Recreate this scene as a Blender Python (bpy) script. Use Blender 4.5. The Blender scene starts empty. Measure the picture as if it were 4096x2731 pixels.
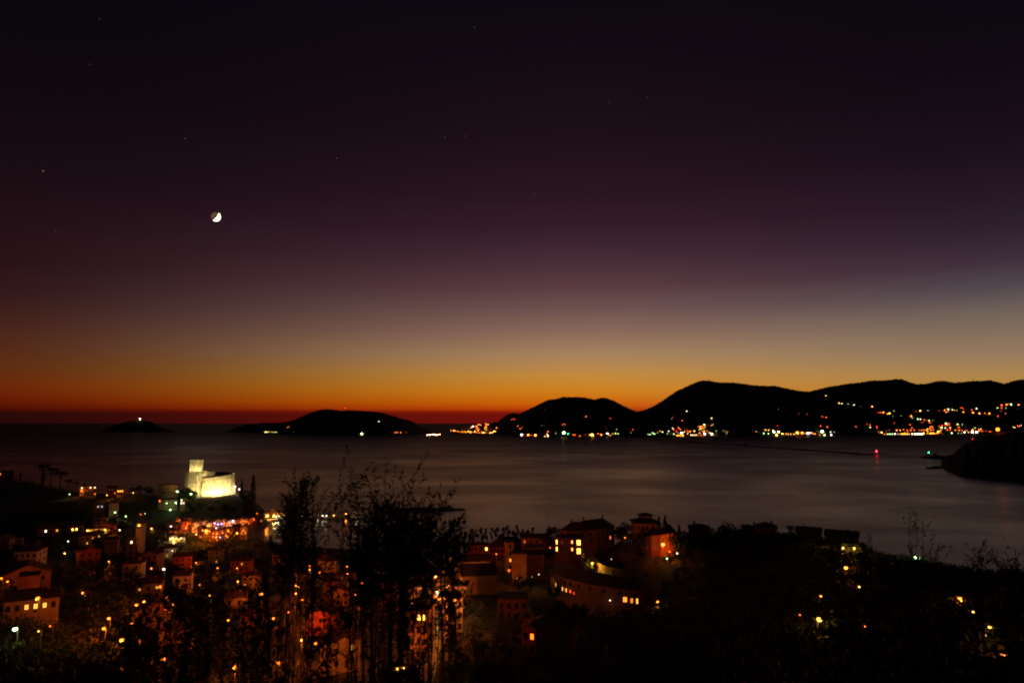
import bpy, math, random
import numpy as np
from mathutils import Vector, Matrix, noise as mnoise
random.seed(7); rng = np.random.default_rng(7)
SC = bpy.context.scene
R = math.radians

# ------------------------------------------------------------------ camera
CAMZ = 110.0                       # the photographer stands on a hillside about 110 m above the sea
F = 2731.0                         # focal length in photo pixels (24 mm on a 36 mm frame)
PITCH = math.atan((1692 - 1365.5) / F)
CP, SP = math.cos(PITCH), math.sin(PITCH)
cam = bpy.data.cameras.new('camera'); cam_o = bpy.data.objects.new('camera', cam)
SC.collection.objects.link(cam_o); SC.camera = cam_o
cam.sensor_width = 36.0; cam.lens = 24.0; cam.clip_start = 0.1; cam.clip_end = 600000
cam_o.location = (0, 0, CAMZ); cam_o.rotation_euler = (math.pi / 2 + PITCH, 0, 0)
cam.dof.use_dof = True; cam.dof.focus_distance = 500; cam.dof.aperture_fstop = 1.6

# ------------------------------------------------------------------ render settings
SC.render.engine = 'CYCLES'
SC.view_settings.view_transform = 'Standard'; SC.view_settings.look = 'None'
SC.view_settings.exposure = 0.0; SC.view_settings.gamma = 1.0; SC.view_settings.use_curve_mapping = False
cy = SC.cycles
cy.use_denoising = True; cy.use_adaptive_sampling = False; cy.use_light_tree = True
cy.max_bounces = 4; cy.diffuse_bounces = 2; cy.glossy_bounces = 2; cy.transmission_bounces = 2
cy.sample_clamp_indirect = 4.0; cy.sample_clamp_direct = 0.0
cy.caustics_reflective = False; cy.caustics_refractive = False
SC.render.film_transparent = False; cy.filter_width = 2.0
SC.render.dither_intensity = 1.0

def lin(c):
    return tuple((v / 255 / 12.92) if v / 255 <= 0.04045 else ((v / 255 + 0.055) / 1.055) ** 2.4 for v in c)

# ------------------------------------------------------------------ sky after sunset
def elev_of(px, py):
    x, y, z = px - 2048, F * CP - (1365.5 - py) * SP, F * SP + (1365.5 - py) * CP
    return math.degrees(math.atan2(z, math.hypot(x, y)))

world = bpy.data.worlds.new('World'); SC.world = world; world.use_nodes = True
nt = world.node_tree; nt.nodes.clear(); N = nt.nodes.new; L = nt.links.new
tc = N('ShaderNodeTexCoord'); sep = N('ShaderNodeSeparateXYZ'); L(tc.outputs['Generated'], sep.inputs[0])
def M(op, a, b=None, clamp=False):
    n = N('ShaderNodeMath'); n.operation = op; n.use_clamp = clamp
    for i, v in enumerate((a, b)):
        if v is None: continue
        if isinstance(v, (int, float)): n.inputs[i].default_value = v
        else: L(v, n.inputs[i])
    return n.outputs[0]
el = M('ARCSINE', sep.outputs['Z'])
elf = M('POWER', M('DIVIDE', M('MAXIMUM', el, 0.0), math.pi / 2), 0.5)     # sqrt spacing: fine near the horizon
az = M('ARCTAN2', sep.outputs['X'], sep.outputs['Y'])
def ramp(px, rows, extra=()):
    n = N('ShaderNodeValToRGB'); r = n.color_ramp; r.interpolation = 'LINEAR'
    st = sorted([((max(elev_of(px, y), 0) / 90) ** 0.5, c) for y, c in rows] + [((e / 90) ** 0.5, c) for e, c in extra])
    while len(r.elements) > 1: r.elements.remove(r.elements[0])
    r.elements[0].position = st[0][0]; r.elements[0].color = (*lin(st[0][1]), 1)
    for p, c in st[1:]:
        e = r.elements.new(p); e.color = (*lin(c), 1)
    L(elf, n.inputs[0]); return n.outputs[0]
TOP = ((50, (10, 6, 14)), (90, (7, 4, 11)))
c_left = ramp(100, [(1692, (30, 8, 8)), (1650, (38, 9, 7)), (1636, (72, 13, 4)), (1600, (96, 22, 3)), (1540, (104, 36, 8)), (1460, (88, 40, 17)),
                    (1380, (78, 36, 22)), (1300, (66, 31, 25)), (1180, (48, 22, 24)), (1050, (40, 17, 22)), (900, (34, 15, 21)),
                    (650, (24, 11, 18)), (300, (15, 8, 15)), (0, (11, 7, 13))], TOP)
c_mid = ramp(2050, [(1692, (112, 16, 10)), (1660, (116, 18, 10)), (1648, (130, 24, 8)), (1636, (188, 64, 4)), (1610, (206, 98, 8)), (1560, (208, 128, 27)),
                    (1500, (195, 138, 60)), (1420, (168, 131, 94)), (1330, (139, 106, 90)), (1240, (112, 83, 80)), (1150, (91, 60, 65)),
                    (1040, (70, 44, 54)), (920, (54, 30, 42)), (780, (42, 22, 32)), (550, (30, 15, 24)), (250, (20, 11, 19)), (0, (14, 9, 16))], TOP)
c_right = ramp(4000, [(1692, (120, 60, 20)), (1640, (150, 90, 36)), (1560, (182, 132, 54)), (1500, (172, 133, 76)), (1420, (150, 123, 94)), (1330, (130, 110, 92)),
                      (1240, (110, 96, 88)), (1150, (82, 71, 78)), (1040, (62, 46, 58)), (920, (47, 32, 46)), (780, (38, 23, 35)),
                      (550, (26, 14, 25)), (250, (17, 10, 18)), (0, (13, 8, 15))], TOP)
c_back = ramp(2050, [(1692, (30, 16, 22)), (1300, (26, 15, 24)), (800, (18, 11, 19)), (0, (11, 7, 14))], TOP)
def smooth(x, a, b):
    n = N('ShaderNodeMapRange'); n.interpolation_type = 'SMOOTHSTEP'
    L(x, n.inputs['Value']); n.inputs['From Min'].default_value = a; n.inputs['From Max'].default_value = b
    return n.outputs['Result']
def mix(f, a, b):
    n = N('ShaderNodeMix'); n.data_type = 'RGBA'; L(f, n.inputs['Factor']); L(a, n.inputs[6]); L(b, n.inputs[7]); return n.outputs[2]
c = mix(smooth(az, R(-41), R(9)), c_left, c_mid)
c = mix(smooth(az, R(2), R(40)), c, c_right)
c = mix(smooth(M('ABSOLUTE', M('SUBTRACT', az, R(6))), R(48), R(120)), c, c_back)
bg = N('ShaderNodeBackground'); bg.inputs['Strength'].default_value = 1.0; L(c, bg.inputs['Color'])
wo = N('ShaderNodeOutputWorld'); L(bg.outputs[0], wo.inputs[0])

# ------------------------------------------------------------------ pixel -> place helpers
def ray(px, py):
    return ((px - 2048) / (F * CP - (1365.5 - py) * SP), (F * SP + (1365.5 - py) * CP) / (F * CP - (1365.5 - py) * SP))
def P(px, py, D):
    u, w = ray(px, py); return Vector((u * D, D, CAMZ + w * D))
def Dsea(py, z=0.0):
    return (z - CAMZ) / ray(2048, py)[1]
def G(px, py, z=0.0):
    return P(px, py, Dsea(py, z))

# faint moonlight from the crescent moon's own direction
MOON_PX = (863, 867)
sun = bpy.data.lights.new('moonlight', 'SUN'); sun.energy = 0.004; sun.angle = R(0.6); sun.color = (1.0, 0.86, 0.7)
sun_o = bpy.data.objects.new('moonlight', sun); SC.collection.objects.link(sun_o)
mu, mw = ray(*MOON_PX)
sun_o.rotation_euler = Vector((mu, 1, mw)).to_track_quat('Z', 'Y').to_euler()
sun_o.location = (-300, 200, 400)

# ------------------------------------------------------------------ mesh helpers
COL = SC.collection
class MB:
    def __init__(s): s.v = []; s.f = []; s.m = []
    def add(s, vs, fs, m=0):
        b = len(s.v); s.v += [tuple(v) for v in vs]; s.f += [tuple(i + b for i in f) for f in fs]; s.m += [m] * len(fs); return s
    def box(s, x0, x1, y0, y1, z0, z1, m=0):
        return s.add([(x0, y0, z0), (x1, y0, z0), (x1, y1, z0), (x0, y1, z0), (x0, y0, z1), (x1, y0, z1), (x1, y1, z1), (x0, y1, z1)],
                     [(0, 3, 2, 1), (4, 5, 6, 7), (0, 1, 5, 4), (1, 2, 6, 5), (2, 3, 7, 6), (3, 0, 4, 7)], m)
    def prism(s, bot, top, m=0):
        n = len(bot)
        return s.add(list(bot) + list(top), [tuple(range(n - 1, -1, -1)), tuple(range(n, 2 * n))] +
                     [(i, (i + 1) % n, n + (i + 1) % n, n + i) for i in range(n)], m)
    def tube(s, pts, rs, n=6, m=0):
        rings = []
        for i, p in enumerate(pts):
            p = Vector(p); d = (Vector(pts[min(i + 1, len(pts) - 1)]) - Vector(pts[max(i - 1, 0)])).normalized()
            a = d.cross(Vector((0.31, 0.17, 0.93)) if abs(d.z) < 0.9 else Vector((1, 0.1, 0))).normalized(); b = d.cross(a)
            rings.append([p + (a * math.cos(2 * math.pi * k / n) + b * math.sin(2 * math.pi * k / n)) * rs[i] for k in range(n)])
        vs = [v for r in rings for v in r]; fs = []
        for i in range(len(pts) - 1):
            for k in range(n):
                fs.append((i * n + k, i * n + (k + 1) % n, (i + 1) * n + (k + 1) % n, (i + 1) * n + k))
        fs += [tuple(range(n - 1, -1, -1)), tuple(range((len(pts) - 1) * n, len(pts) * n))]
        return s.add(vs, fs, m)
    def ball(s, c, r, m=0, nu=8, nv=5, sz=1.0):
        vs = [(c[0], c[1], c[2] + r * sz)]; fs = []
        for j in range(1, nv):
            t = math.pi * j / nv
            for k in range(nu):
                a = 2 * math.pi * k / nu
                vs.append((c[0] + r * math.sin(t) * math.cos(a), c[1] + r * math.sin(t) * math.sin(a), c[2] + r * sz * math.cos(t)))
        vs.append((c[0], c[1], c[2] - r * sz)); e = len(vs) - 1
        for k in range(nu):
            fs.append((0, 1 + k, 1 + (k + 1) % nu)); fs.append((e, e - nu + (k + 1) % nu, e - nu + k))
            for j in range(nv - 2):
                a = 1 + j * nu; b = a + nu; fs.append((a + k, b + k, b + (k + 1) % nu, a + (k + 1) % nu))
        return s.add(vs, fs, m)
    def mesh(s, name, mats, smooth=False):
        me = bpy.data.meshes.new(name); me.from_pydata(s.v, [], s.f)
        for mt in (mats if isinstance(mats, (list, tuple)) else [mats]): me.materials.append(mt)
        if any(s.m): me.polygons.foreach_set('material_index', s.m)
        if smooth: me.polygons.foreach_set('use_smooth', [True] * len(me.polygons))
        me.update(); return me
    def obj(s, name, mats, parent=None, smooth=False):
        return put(s.mesh(name, mats, smooth), name, parent)
def put(me, name, parent=None, loc=None, rz=None, scale=None):
    o = bpy.data.objects.new(name, me); COL.objects.link(o)
    if parent is not None: o.parent = parent
    if loc is not None: o.location = loc
    if rz is not None: o.rotation_euler = (0, 0, rz)
    if scale is not None: o.scale = scale if isinstance(scale, (tuple, list)) else (scale,) * 3
    return o
def tag(o, label, cat, group=None):
    o['label'] = label; o['category'] = cat
    if group: o['group'] = group
    return o
def thing(name, label, cat, loc=(0, 0, 0), rz=0.0, group=None):
    o = put(None, name, None, loc, rz); return tag(o, label, cat, group)
def struct(o): o['kind'] = 'structure'; return o
def stuff(o): o['kind'] = 'stuff'; return o
def mesh_np(name, v, quads, mat):
    me = bpy.data.meshes.new(name); k = quads.shape[1]
    me.vertices.add(len(v)); me.vertices.foreach_set('co', v.astype(np.float32).ravel())
    me.loops.add(quads.size); me.loops.foreach_set('vertex_index', quads.astype(np.int32).ravel())
    me.polygons.add(len(quads)); me.polygons.foreach_set('loop_start', np.arange(0, quads.size, k, dtype=np.int32))
    me.polygons.foreach_set('loop_total', np.full(len(quads), k, dtype=np.int32))
    me.materials.append(mat); me.update(calc_edges=True); return me

# ------------------------------------------------------------------ materials
def mat(name, col, rough=0.85, var=0.0, scale=1.0, col2=None, bump=0.0, spec=0.3, stretch=(1, 1, 1)):
    m = bpy.data.materials.new(name); m.use_nodes = True; t = m.node_tree
    b = t.nodes['Principled BSDF']; b.inputs['Roughness'].default_value = rough
    b.inputs['Specular IOR Level'].default_value = spec; b.inputs['Base Color'].default_value = (*col, 1)
    if var or col2:
        co = t.nodes.new('ShaderNodeTexCoord'); mp = t.nodes.new('ShaderNodeMapping'); mp.inputs['Scale'].default_value = stretch
        nz = t.nodes.new('ShaderNodeTexNoise'); nz.inputs['Scale'].default_value = scale; nz.inputs['Detail'].default_value = 5
        rp = t.nodes.new('ShaderNodeValToRGB'); rp.color_ramp.elements[0].position = 0.32; rp.color_ramp.elements[1].position = 0.68
        a = col2 if col2 else tuple(v * (1 - var) for v in col); z = col if col2 else tuple(min(1, v * (1 + var)) for v in col)
        rp.color_ramp.elements[0].color = (*a, 1); rp.color_ramp.elements[1].color = (*z, 1)
        t.links.new(co.outputs['Object'], mp.inputs['Vector']); t.links.new(mp.outputs[0], nz.inputs['Vector'])
        t.links.new(nz.outputs['Fac'], rp.inputs[0]); t.links.new(rp.outputs[0], b.inputs['Base Color'])
        if bump:
            bn = t.nodes.new('ShaderNodeBump'); bn.inputs['Strength'].default_value = bump; bn.inputs['Distance'].default_value = 0.3
            t.links.new(nz.outputs['Fac'], bn.inputs['Height']); t.links.new(bn.outputs[0], b.inputs['Normal'])
    return m
def glow(name, col, s):
    m = bpy.data.materials.new(name); m.use_nodes = True; b = m.node_tree.nodes['Principled BSDF']
    b.inputs['Base Color'].default_value = (0.5, 0.5, 0.5, 1)
    b.inputs['Emission Color'].default_value = (*col, 1); b.inputs['Emission Strength'].default_value = s
    return m
HEX = {'o': (1.0, 0.14, 0.008), 'r': (1.0, 0.06, 0.006), 'y': (1.0, 0.45, 0.055), 'w': (1.0, 0.78, 0.48), 'g': (0.62, 1.0, 0.36),
       'p': (1.0, 0.70, 0.78), 'R': (1.0, 0.01, 0.02), 'G': (0.02, 0.8, 0.25), 'B': (0.22, 0.25, 1.0), 'v': (0.75, 0.5, 1.0), 'm': (1.0, 0.23, 0.02)}
GLOW = {}
def lampmat(c, s):
    k = (c, round(s, 2))
    if k not in GLOW: GLOW[k] = glow('lamp_glow_' + {'R': 'signal_red', 'G': 'signal_green', 'B': 'blue'}.get(c, c) + '_%d' % int(s * 10), HEX[c], s)
    return GLOW[k]
m_forest = mat('forest_hill', (0.05, 0.06, 0.03), 0.95, 0.45, 0.02)
m_ground = mat('hillside_earth', (0.07, 0.06, 0.04), 0.95, 0.4, 0.15)
m_leaf = mat('evergreen_leaf', (0.05, 0.075, 0.03), 0.75, 0.35, 0.4)
m_leaf2 = mat('olive_leaf', (0.07, 0.085, 0.05), 0.7, 0.3, 0.6)
m_bark = mat('bark', (0.07, 0.05, 0.035), 0.9, 0.3, 3)
m_stone = mat('castle_stone', (0.62, 0.56, 0.42), 0.9, scale=0.34, col2=(0.28, 0.24, 0.17), bump=0.4, stretch=(1, 1, 0.7))
m_stone_dark = mat('castle_string_course', (0.30, 0.27, 0.20), 0.9, 0.2, 0.5)
m_rock = mat('shore_rock', (0.12, 0.10, 0.08), 0.9, 0.4, 0.3)
m_roof = mat('terracotta_tiles', (0.20, 0.085, 0.05), 0.85, 0.35, 1.2)
m_roofd = mat('weathered_tiles', (0.11, 0.06, 0.045), 0.85, 0.3, 1.2)
m_glass = mat('dark_glass', (0.02, 0.02, 0.022), 0.15, spec=0.5)
m_frame = mat('window_frame_paint', (0.10, 0.075, 0.055), 0.6)
m_framew = mat('pale_frame_paint', (0.45, 0.40, 0.33), 0.6)
m_metal = mat('lamp_metal', (0.09, 0.09, 0.09), 0.5)
m_conc = mat('concrete', (0.32, 0.30, 0.27), 0.85, 0.25, 0.5)
m_asphalt = mat('asphalt', (0.05, 0.05, 0.05), 0.85, 0.25, 1.0)
m_hull = mat('boat_hull_white', (0.35, 0.34, 0.33), 0.4)
m_hulld = mat('boat_hull_dark', (0.07, 0.06, 0.06), 0.4)
m_deck = mat('boat_deck', (0.16, 0.12, 0.09), 0.6)
WALLS = {'ochre': (0.50, 0.30, 0.13), 'cream': (0.60, 0.50, 0.34), 'pink': (0.48, 0.25, 0.17), 'white': (0.68, 0.62, 0.52),
         'red': (0.42, 0.11, 0.06), 'grey': (0.36, 0.33, 0.29), 'brick': (0.30, 0.13, 0.08)}
m_wall = {k: mat('plaster_' + k, v, 0.9, 0.22, 0.35, bump=0.1) for k, v in WALLS.items()}

# ------------------------------------------------------------------ sea
def sea_material():
    m = bpy.data.materials.new('evening_sea'); m.use_nodes = True; t = m.node_tree; b = t.nodes['Principled BSDF']
    b.inputs['Base Color'].default_value = (0.006, 0.007, 0.009, 1); b.inputs['IOR'].default_value = 1.33
    co = t.nodes.new('ShaderNodeTexCoord')
    mp = t.nodes.new('ShaderNodeMapping'); mp.inputs['Scale'].default_value = (0.0024, 0.0036, 1); mp.inputs['Rotation'].default_value = (0, 0, 0.12)
    nz = t.nodes.new('ShaderNodeTexNoise'); nz.inputs['Scale'].default_value = 1.0; nz.inputs['Detail'].default_value = 6; nz.inputs['Roughness'].default_value = 0.6; nz.inputs['Distortion'].default_value = 0.6
    mr = t.nodes.new('ShaderNodeMapRange'); mr.inputs['From Min'].default_value = 0.35; mr.inputs['From Max'].default_value = 0.68
    mr.inputs['To Min'].default_value = 0.31; mr.inputs['To Max'].default_value = 0.43
    t.links.new(co.outputs['Object'], mp.inputs[0]); t.links.new(mp.outputs[0], nz.inputs['Vector'])
    t.links.new(nz.outputs['Fac'], mr.inputs['Value'])
    sx = t.nodes.new('ShaderNodeSeparateXYZ'); t.links.new(co.outputs['Object'], sx.inputs[0])      # open water is choppier than the sheltered bay
    m3 = t.nodes.new('ShaderNodeMapRange'); m3.inputs['From Min'].default_value = 700; m3.inputs['From Max'].default_value = 6500; m3.inputs['To Min'].default_value = -.10; m3.inputs['To Max'].default_value = .32
    t.links.new(sx.outputs['Y'], m3.inputs['Value']); ad = t.nodes.new('ShaderNodeMath'); ad.operation = 'ADD'
    t.links.new(mr.outputs[0], ad.inputs[0]); t.links.new(m3.outputs[0], ad.inputs[1]); t.links.new(ad.outputs[0], b.inputs['Roughness'])
    m2 = t.nodes.new('ShaderNodeMapping'); m2.inputs['Scale'].default_value = (0.05, 0.11, 1)
    n2 = t.nodes.new('ShaderNodeTexNoise'); n2.inputs['Scale'].default_value = 1.0; n2.inputs['Detail'].default_value = 3
    bn = t.nodes.new('ShaderNodeBump'); bn.inputs['Strength'].default_value = 0.10; bn.inputs['Distance'].default_value = 1.2
    t.links.new(co.outputs['Object'], m2.inputs[0]); t.links.new(m2.outputs[0], n2.inputs['Vector'])
    t.links.new(n2.outputs['Fac'], bn.inputs['Height']); t.links.new(bn.outputs[0], b.inputs['Normal'])
    return m
S = 260000
struct(MB().add([(-S, -4000, 0), (S, -4000, 0), (S, S, 0), (-S, S, 0)], [(0, 1, 2, 3)]).obj('sea', sea_material()))

# ------------------------------------------------------------------ near hillside (heightfield)
PROF = {
 -900: [(3,108),(30,94),(80,80),(130,71),(200,62),(300,54),(450,46),(600,40),(750,38),(900,45),(1000,25),(1100,-5)],
 100: [(3,108),(30,93),(80,76),(130,66),(170,60),(200,55),(260,49),(340,42),(450,34),(600,28),(750,25),(850,31),(920,36),(1000,18),(1080,-5)],
 500: [(3,108),(30,93),(80,74),(130,62),(200,50),(300,38),(400,31),(500,26),(600,23),(700,25),(790,29),(830,28),(890,5),(920,-5)],
 800: [(3,108),(30,92),(80,72),(130,58),(200,44),(300,30),(400,18),(500,10),(600,5),(690,4),(735,13),(775,23),(830,25),(880,5),(900,-5)],
 960: [(3,108),(30,92),(80,72),(130,58),(200,43),(300,29),(400,16),(500,8),(600,4),(700,3),(745,13),(790,22),(825,18),(855,2),(870,-5)],
 1050: [(3,108),(30,92),(80,72),(130,57),(200,42),(300,28),(400,15),(500,6),(600,3),(660,2.5),(690,-2),(735,1),(790,6),(820,4),(840,-5)],
 1100: [(3,108),(30,92),(80,72),(130,57),(200,42),(300,28),(400,15),(500,6),(590,3),(640,2),(660,-4),(700,-5)],
 1300: [(3,108),(30,92),(80,71),(130,56),(200,41),(300,26),(400,13),(500,5),(590,2.5),(630,2),(650,-5)],
 1600: [(3,108),(30,92),(80,71),(130,57),(200,44),(300,31),(400,17),(500,6),(570,3),(600,2),(620,-5)],
 1900: [(3,108),(30,92),(80,72),(130,60),(200,52),(270,47),(330,42),(400,35),(470,18),(540,-5)],
 2400: [(3,108),(40,88),(100,66),(150,54),(220,46),(270,41),(350,43),(410,38),(480,18),(540,-5)],
 2620: [(3,108),(40,88),(100,68),(150,58),(220,48),(258,46),(285,53),(310,56),(360,49),(420,36),(530,-5)],
 2800: [(3,108),(40,88),(100,70),(150,62),(220,57),(300,54),(360,50),(430,30),(520,-5)],
 3200: [(3,108),(30,94),(100,76),(200,67),(300,60),(360,52),(450,25),(540,-5)],
 3650: [(3,108),(30,95),(100,80),(180,69),(250,60),(320,45),(420,10),(460,-5)],
 4096: [(3,108),(30,96),(100,83),(150,76),(220,60),(330,25),(420,-5)],
 5200: [(3,108),(30,97),(100,86),(150,79),(220,65),(330,35),(450,-5)],
}
HD = np.concatenate([np.linspace(0, 60, 31), np.linspace(70, 1150, 109)])
HU = np.array([(k - 2048) / 2800 for k in PROF]); HZ = np.array([np.interp(HD, *zip(*v)) for v in PROF.values()])
HZ[:, HD < 3] = 108.2
# refine in u with smoothing
HUf = np.linspace(-1.6, 1.6, 321); HZf = np.array([[0.0] * len(HD)] * len(HUf))
for j in range(len(HD)): HZf[:, j] = np.interp(HUf, HU, HZ[:, j])
ker = np.array([1, 2, 3, 2, 1]) / 9.0
for j in range(len(HD)): HZf[:, j] = np.convolve(np.pad(HZf[:, j], 2, mode='edge'), ker, mode='valid')
def H(X, Y):
    Y = max(Y, 0.5); u = min(max(X / Y, -1.59), 1.59); i = (u + 1.6) / 0.01; i0 = int(i); fu = i - i0
    return float(np.interp(Y, HD, HZf[i0]) * (1 - fu) + np.interp(Y, HD, HZf[min(i0 + 1, 320)]) * fu)
def land(px, py, h=0.0, d0=25.0):
    """where the sight line through this pixel first comes within h metres of the hillside"""
    u, w = ray(px, py); D = d0
    while D < 1080:
        if CAMZ + w * D - H(u * D, D) <= h: break
        D += 1.5
    return D
def hillside():
    us = np.linspace(-1.6, 1.6, 241); ds = np.concatenate([[-30, -8], np.geomspace(1.2, 1120, 150)])
    v = []
    for u in us:
        for d in ds:
            Y = max(d, 1.0); X = u * max(d, 6.0)
            if d < 0: v.append((X * 4, d, 109 + abs(d) * 0.25)); continue
            z = H(u * Y, Y)
            if z > 1.0: z += (mnoise.noise(Vector((X * .05, Y * .05, 0))) * 1.2 + mnoise.noise(Vector((X * .2, Y * .2, 3))) * .4) * min(1, d / 60)
            v.append((X, d, z))
    n, k = len(us), len(ds); q = [(i * k + j, (i + 1) * k + j, (i + 1) * k + j + 1, i * k + j + 1) for i in range(n - 1) for j in range(k - 1)]
    o = put(mesh_np('hillside', np.array(v), np.array(q), m_ground), 'hillside'); struct(o)
    for p in o.data.polygons: p.use_smooth = True
hillside()

# ------------------------------------------------------------------ far hills, islands
HILLS = {}
def hill(name, sky, shore, ridge_add, bumps=1.0, pw=0.8, step=3.0, back=1500):
    """a landmass built from its shoreline (on the water) back to its ridge"""
    sx, sy = zip(*sky); hx, hy = zip(*shore); v = []; xs = np.arange(sx[0], sx[-1] + .1, step)
    rows = 16
    fn = lambda x: (float(np.interp(x, sx, sy)), float(np.interp(x, hx, hy)))
    def col(x):
        ys, yh = fn(x); Ds = Dsea(yh); Dr = Ds + (ridge_add(x) if callable(ridge_add) else ridge_add); u, w = ray(x, ys)
        return Ds, Dr, max(CAMZ + w * Dr, 0.5)
    HILLS[name] = (col, pw)
    for x in xs:
        Ds, Dr, zr = col(x); e = min(1, (x - sx[0]) / 25, (sx[-1] - x) / 25)
        for j in range(rows + 4):
            if j <= rows:
                t = j / rows; D = Ds + (Dr - Ds) * t; z = zr * t ** pw
                if j: z += bumps * (mnoise.noise(Vector((x * .045, t * 3.1, len(name)))) * zr * 0.05 * (1 - t) + mnoise.noise(Vector((x * .35, t * 9, 1.3))) * 6.0 * Dr / 7000 * min(1, zr / 25)
                                    + mnoise.noise(Vector((x * .9, t * 17, 7.3))) * 4.5 * Dr / 7000 * min(1, zr / 25))
            else:
                s = (j - rows) / 3.0; D = Dr + back * s; z = zr * (1 - s) ** 1.3 - 3 * s
            if j == 0: z = -2
            uu = ray(x, 1720)[0]; v.append((uu * D, D, z))
    k = rows + 4; n = len(xs)
    q = [(i * k + j, (i + 1) * k + j, (i + 1) * k + j + 1, i * k + j + 1) for i in range(n - 1) for j in range(k - 1)]
    return struct(put(mesh_np(name, np.array(v), np.array(q), m_forest), name))
def on_hill(name, px, py):
    col, pw = HILLS[name]; Ds, Dr, zr = col(px); best = None
    for i in range(201):
        t = i / 200; D = Ds + (Dr - Ds) * t; z = zr * t ** pw; y = CAMZ + ray(px, py)[1] * D
        if y <= z + 0.3: return P(px, py, D)
    return P(px, py, Dr)

hill('island', [(400,1727),(420,1716),(435,1709),(470,1694),(522,1683),(548,1679),(583,1681),(609,1689),(631,1702),(675,1719),(701,1725),(712,1727.5)],
     [(400,1727.5),(712,1728)], 350, back=500)
hill('wooded_island', [(895,1728),(920,1719),(945,1707),(969,1701),(1000,1696),(1052,1690),(1118,1690),(1150,1684),(1171,1680),(1200,1667),(1225,1656),(1250,1646),(1278,1638),(1308,1636),(1332,1638),
      (1360,1642),(1386,1640),(1439,1642),(1490,1645),(1528,1650),(1588,1668),(1640,1682),(1653,1686),(1689,1707),(1720,1724),(1745,1730)],
     [(895,1728),(1000,1731),(1100,1736),(1250,1740),(1500,1742),(1600,1739),(1700,1733),(1745,1731)], 750, pw=.7)
hill('promontory', [(1798,1730),(1803,1723),(1820,1720),(1832,1713),(1842,1722),(1852,1717),(1880,1708),(1905,1699),(1925,1695),(1945,1690),(1960,1692),(1985,1687),(2010,1690),(2060,1700),(2120,1722)],
     [(1798,1730.5),(1850,1731),(1950,1732),(2050,1734),(2120,1735)], 260, back=400)
hill('low_hill', [(1985,1735),(1990,1690),(2000,1678),(2026,1659),(2048,1651),(2078,1654),(2104,1641),(2144,1622),(2192,1599),(2235,1593),(2252,1587),(2305,1587),(2344,1589),(2379,1598),(2405,1590),(2427,1591),
      (2461,1604),(2488,1618),(2522,1635),(2549,1645),(2600,1662),(2680,1700),(2720,1735)],
     [(1985,1738),(2034,1741),(2080,1745),(2200,1747),(2400,1748),(2560,1749),(2720,1749)], 1500)
hill('mountain', [(2480,1748),(2500,1668),(2549,1646),(2579,1639),(2618,1622),(2653,1602),(2679,1583),(2714,1561),(2762,1541),(2801,1524),(2818,1521),(2845,1522),(2884,1529),(2936,1529),(2980,1534),(3024,1540),
      (3047,1542),(3107,1543),(3154,1552),(3186,1560),(3242,1566),(3330,1600),(3480,1680),(3540,1735)],
     [(2480,1749),(2560,1750.5),(2650,1747),(2850,1744),(3000,1745),(3200,1744),(3540,1743)], 1900)
hill('far_hills', [(3170,1740),(3200,1590),(3242,1566),(3261,1561),(3326,1546),(3396,1535),(3447,1529),(3503,1521),(3559,1520),(3596,1515),(3624,1517),(3652,1527),(3680,1536),(3722,1534),(3755,1525),(3787,1522),
      (3834,1530),(3885,1525),(3979,1520),(4034,1534),(4072,1522),(4096,1518),(4300,1500),(4700,1515),(5400,1540),(6400,1560)],
     [(3170,1744),(3330,1743),(3420,1741),(3600,1738),(3900,1737),(4096,1735),(6400,1735)], 3000, step=4)
hill('headland', [(3755,1858),(3773,1832),(3780,1820),(3801,1817),(3819,1803),(3834,1790),(3857,1773),(3875,1768),(3898,1751),(3934,1740),(3972,1732),(4010,1726),(4048,1718),(4096,1708),(4400,1690),(5000,1680),(6400,1690)],
     [(3755,1868),(3770,1880),(3806,1897),(3850,1908),(3934,1917),(4000,1923),(4096,1932),(4400,1950),(6400,1960)],
     lambda x: float(np.interp(x, [3755, 3800, 4000, 4400], [60, 300, 620, 800])), bumps=1.6, step=2.5, pw=.62, back=500)

def rock_spit(name, p0, p1, w, h, label=None, seed=1):
    """a low irregular rock tongue lying in the water from p0 to p1"""
    mb = MB(); n = 26; a, b = Vector(p0), Vector(p1); d = (b - a).normalized(); s = Vector((-d.y, d.x, 0)); rings = []
    for i in range(n + 1):
        t = i / n; c = a.lerp(b, t); taper = math.sin(math.pi * min(1, 0.08 + t * .92)) ** .5 if t < .5 else math.sin(math.pi * (0.03 + .97 * t)) ** .5
        ww = w * taper * (1 + .3 * mnoise.noise(Vector((t * 7, seed, 0)))); hh = h * taper * (1 + .6 * mnoise.noise(Vector((t * 11, seed, 4))))
        rings.append([c - s * ww + Vector((0, 0, -1.5)), c - s * ww * .5 + Vector((0, 0, hh * .8)), c + Vector((0, 0, hh)), c + s * ww * .5 + Vector((0, 0, hh * .7)), c + s * ww + Vector((0, 0, -1.5))])
    vs = [v for r in rings for v in r]; fs = [(i * 5 + k, (i + 1) * 5 + k, (i + 1) * 5 + k + 1, i * 5 + k + 1) for i in range(n) for k in range(4)]
    return struct(mb.add(vs, fs).obj(name, m_rock))
rock_spit('rocky_point', G(3696, 1830), G(3800, 1836), 34, 9, seed=2)
rock_spit('rocky_point', G(3709, 1873), G(3815, 1868), 16, 4.5, seed=5)
rock_spit('rocky_islet', G(3426, 1818), G(3556, 1817), 30, 3.2, seed=8)
rock_spit('harbour_mole', G(1560, 2040), G(1866, 2037), 7, 3.4, seed=3)
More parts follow.
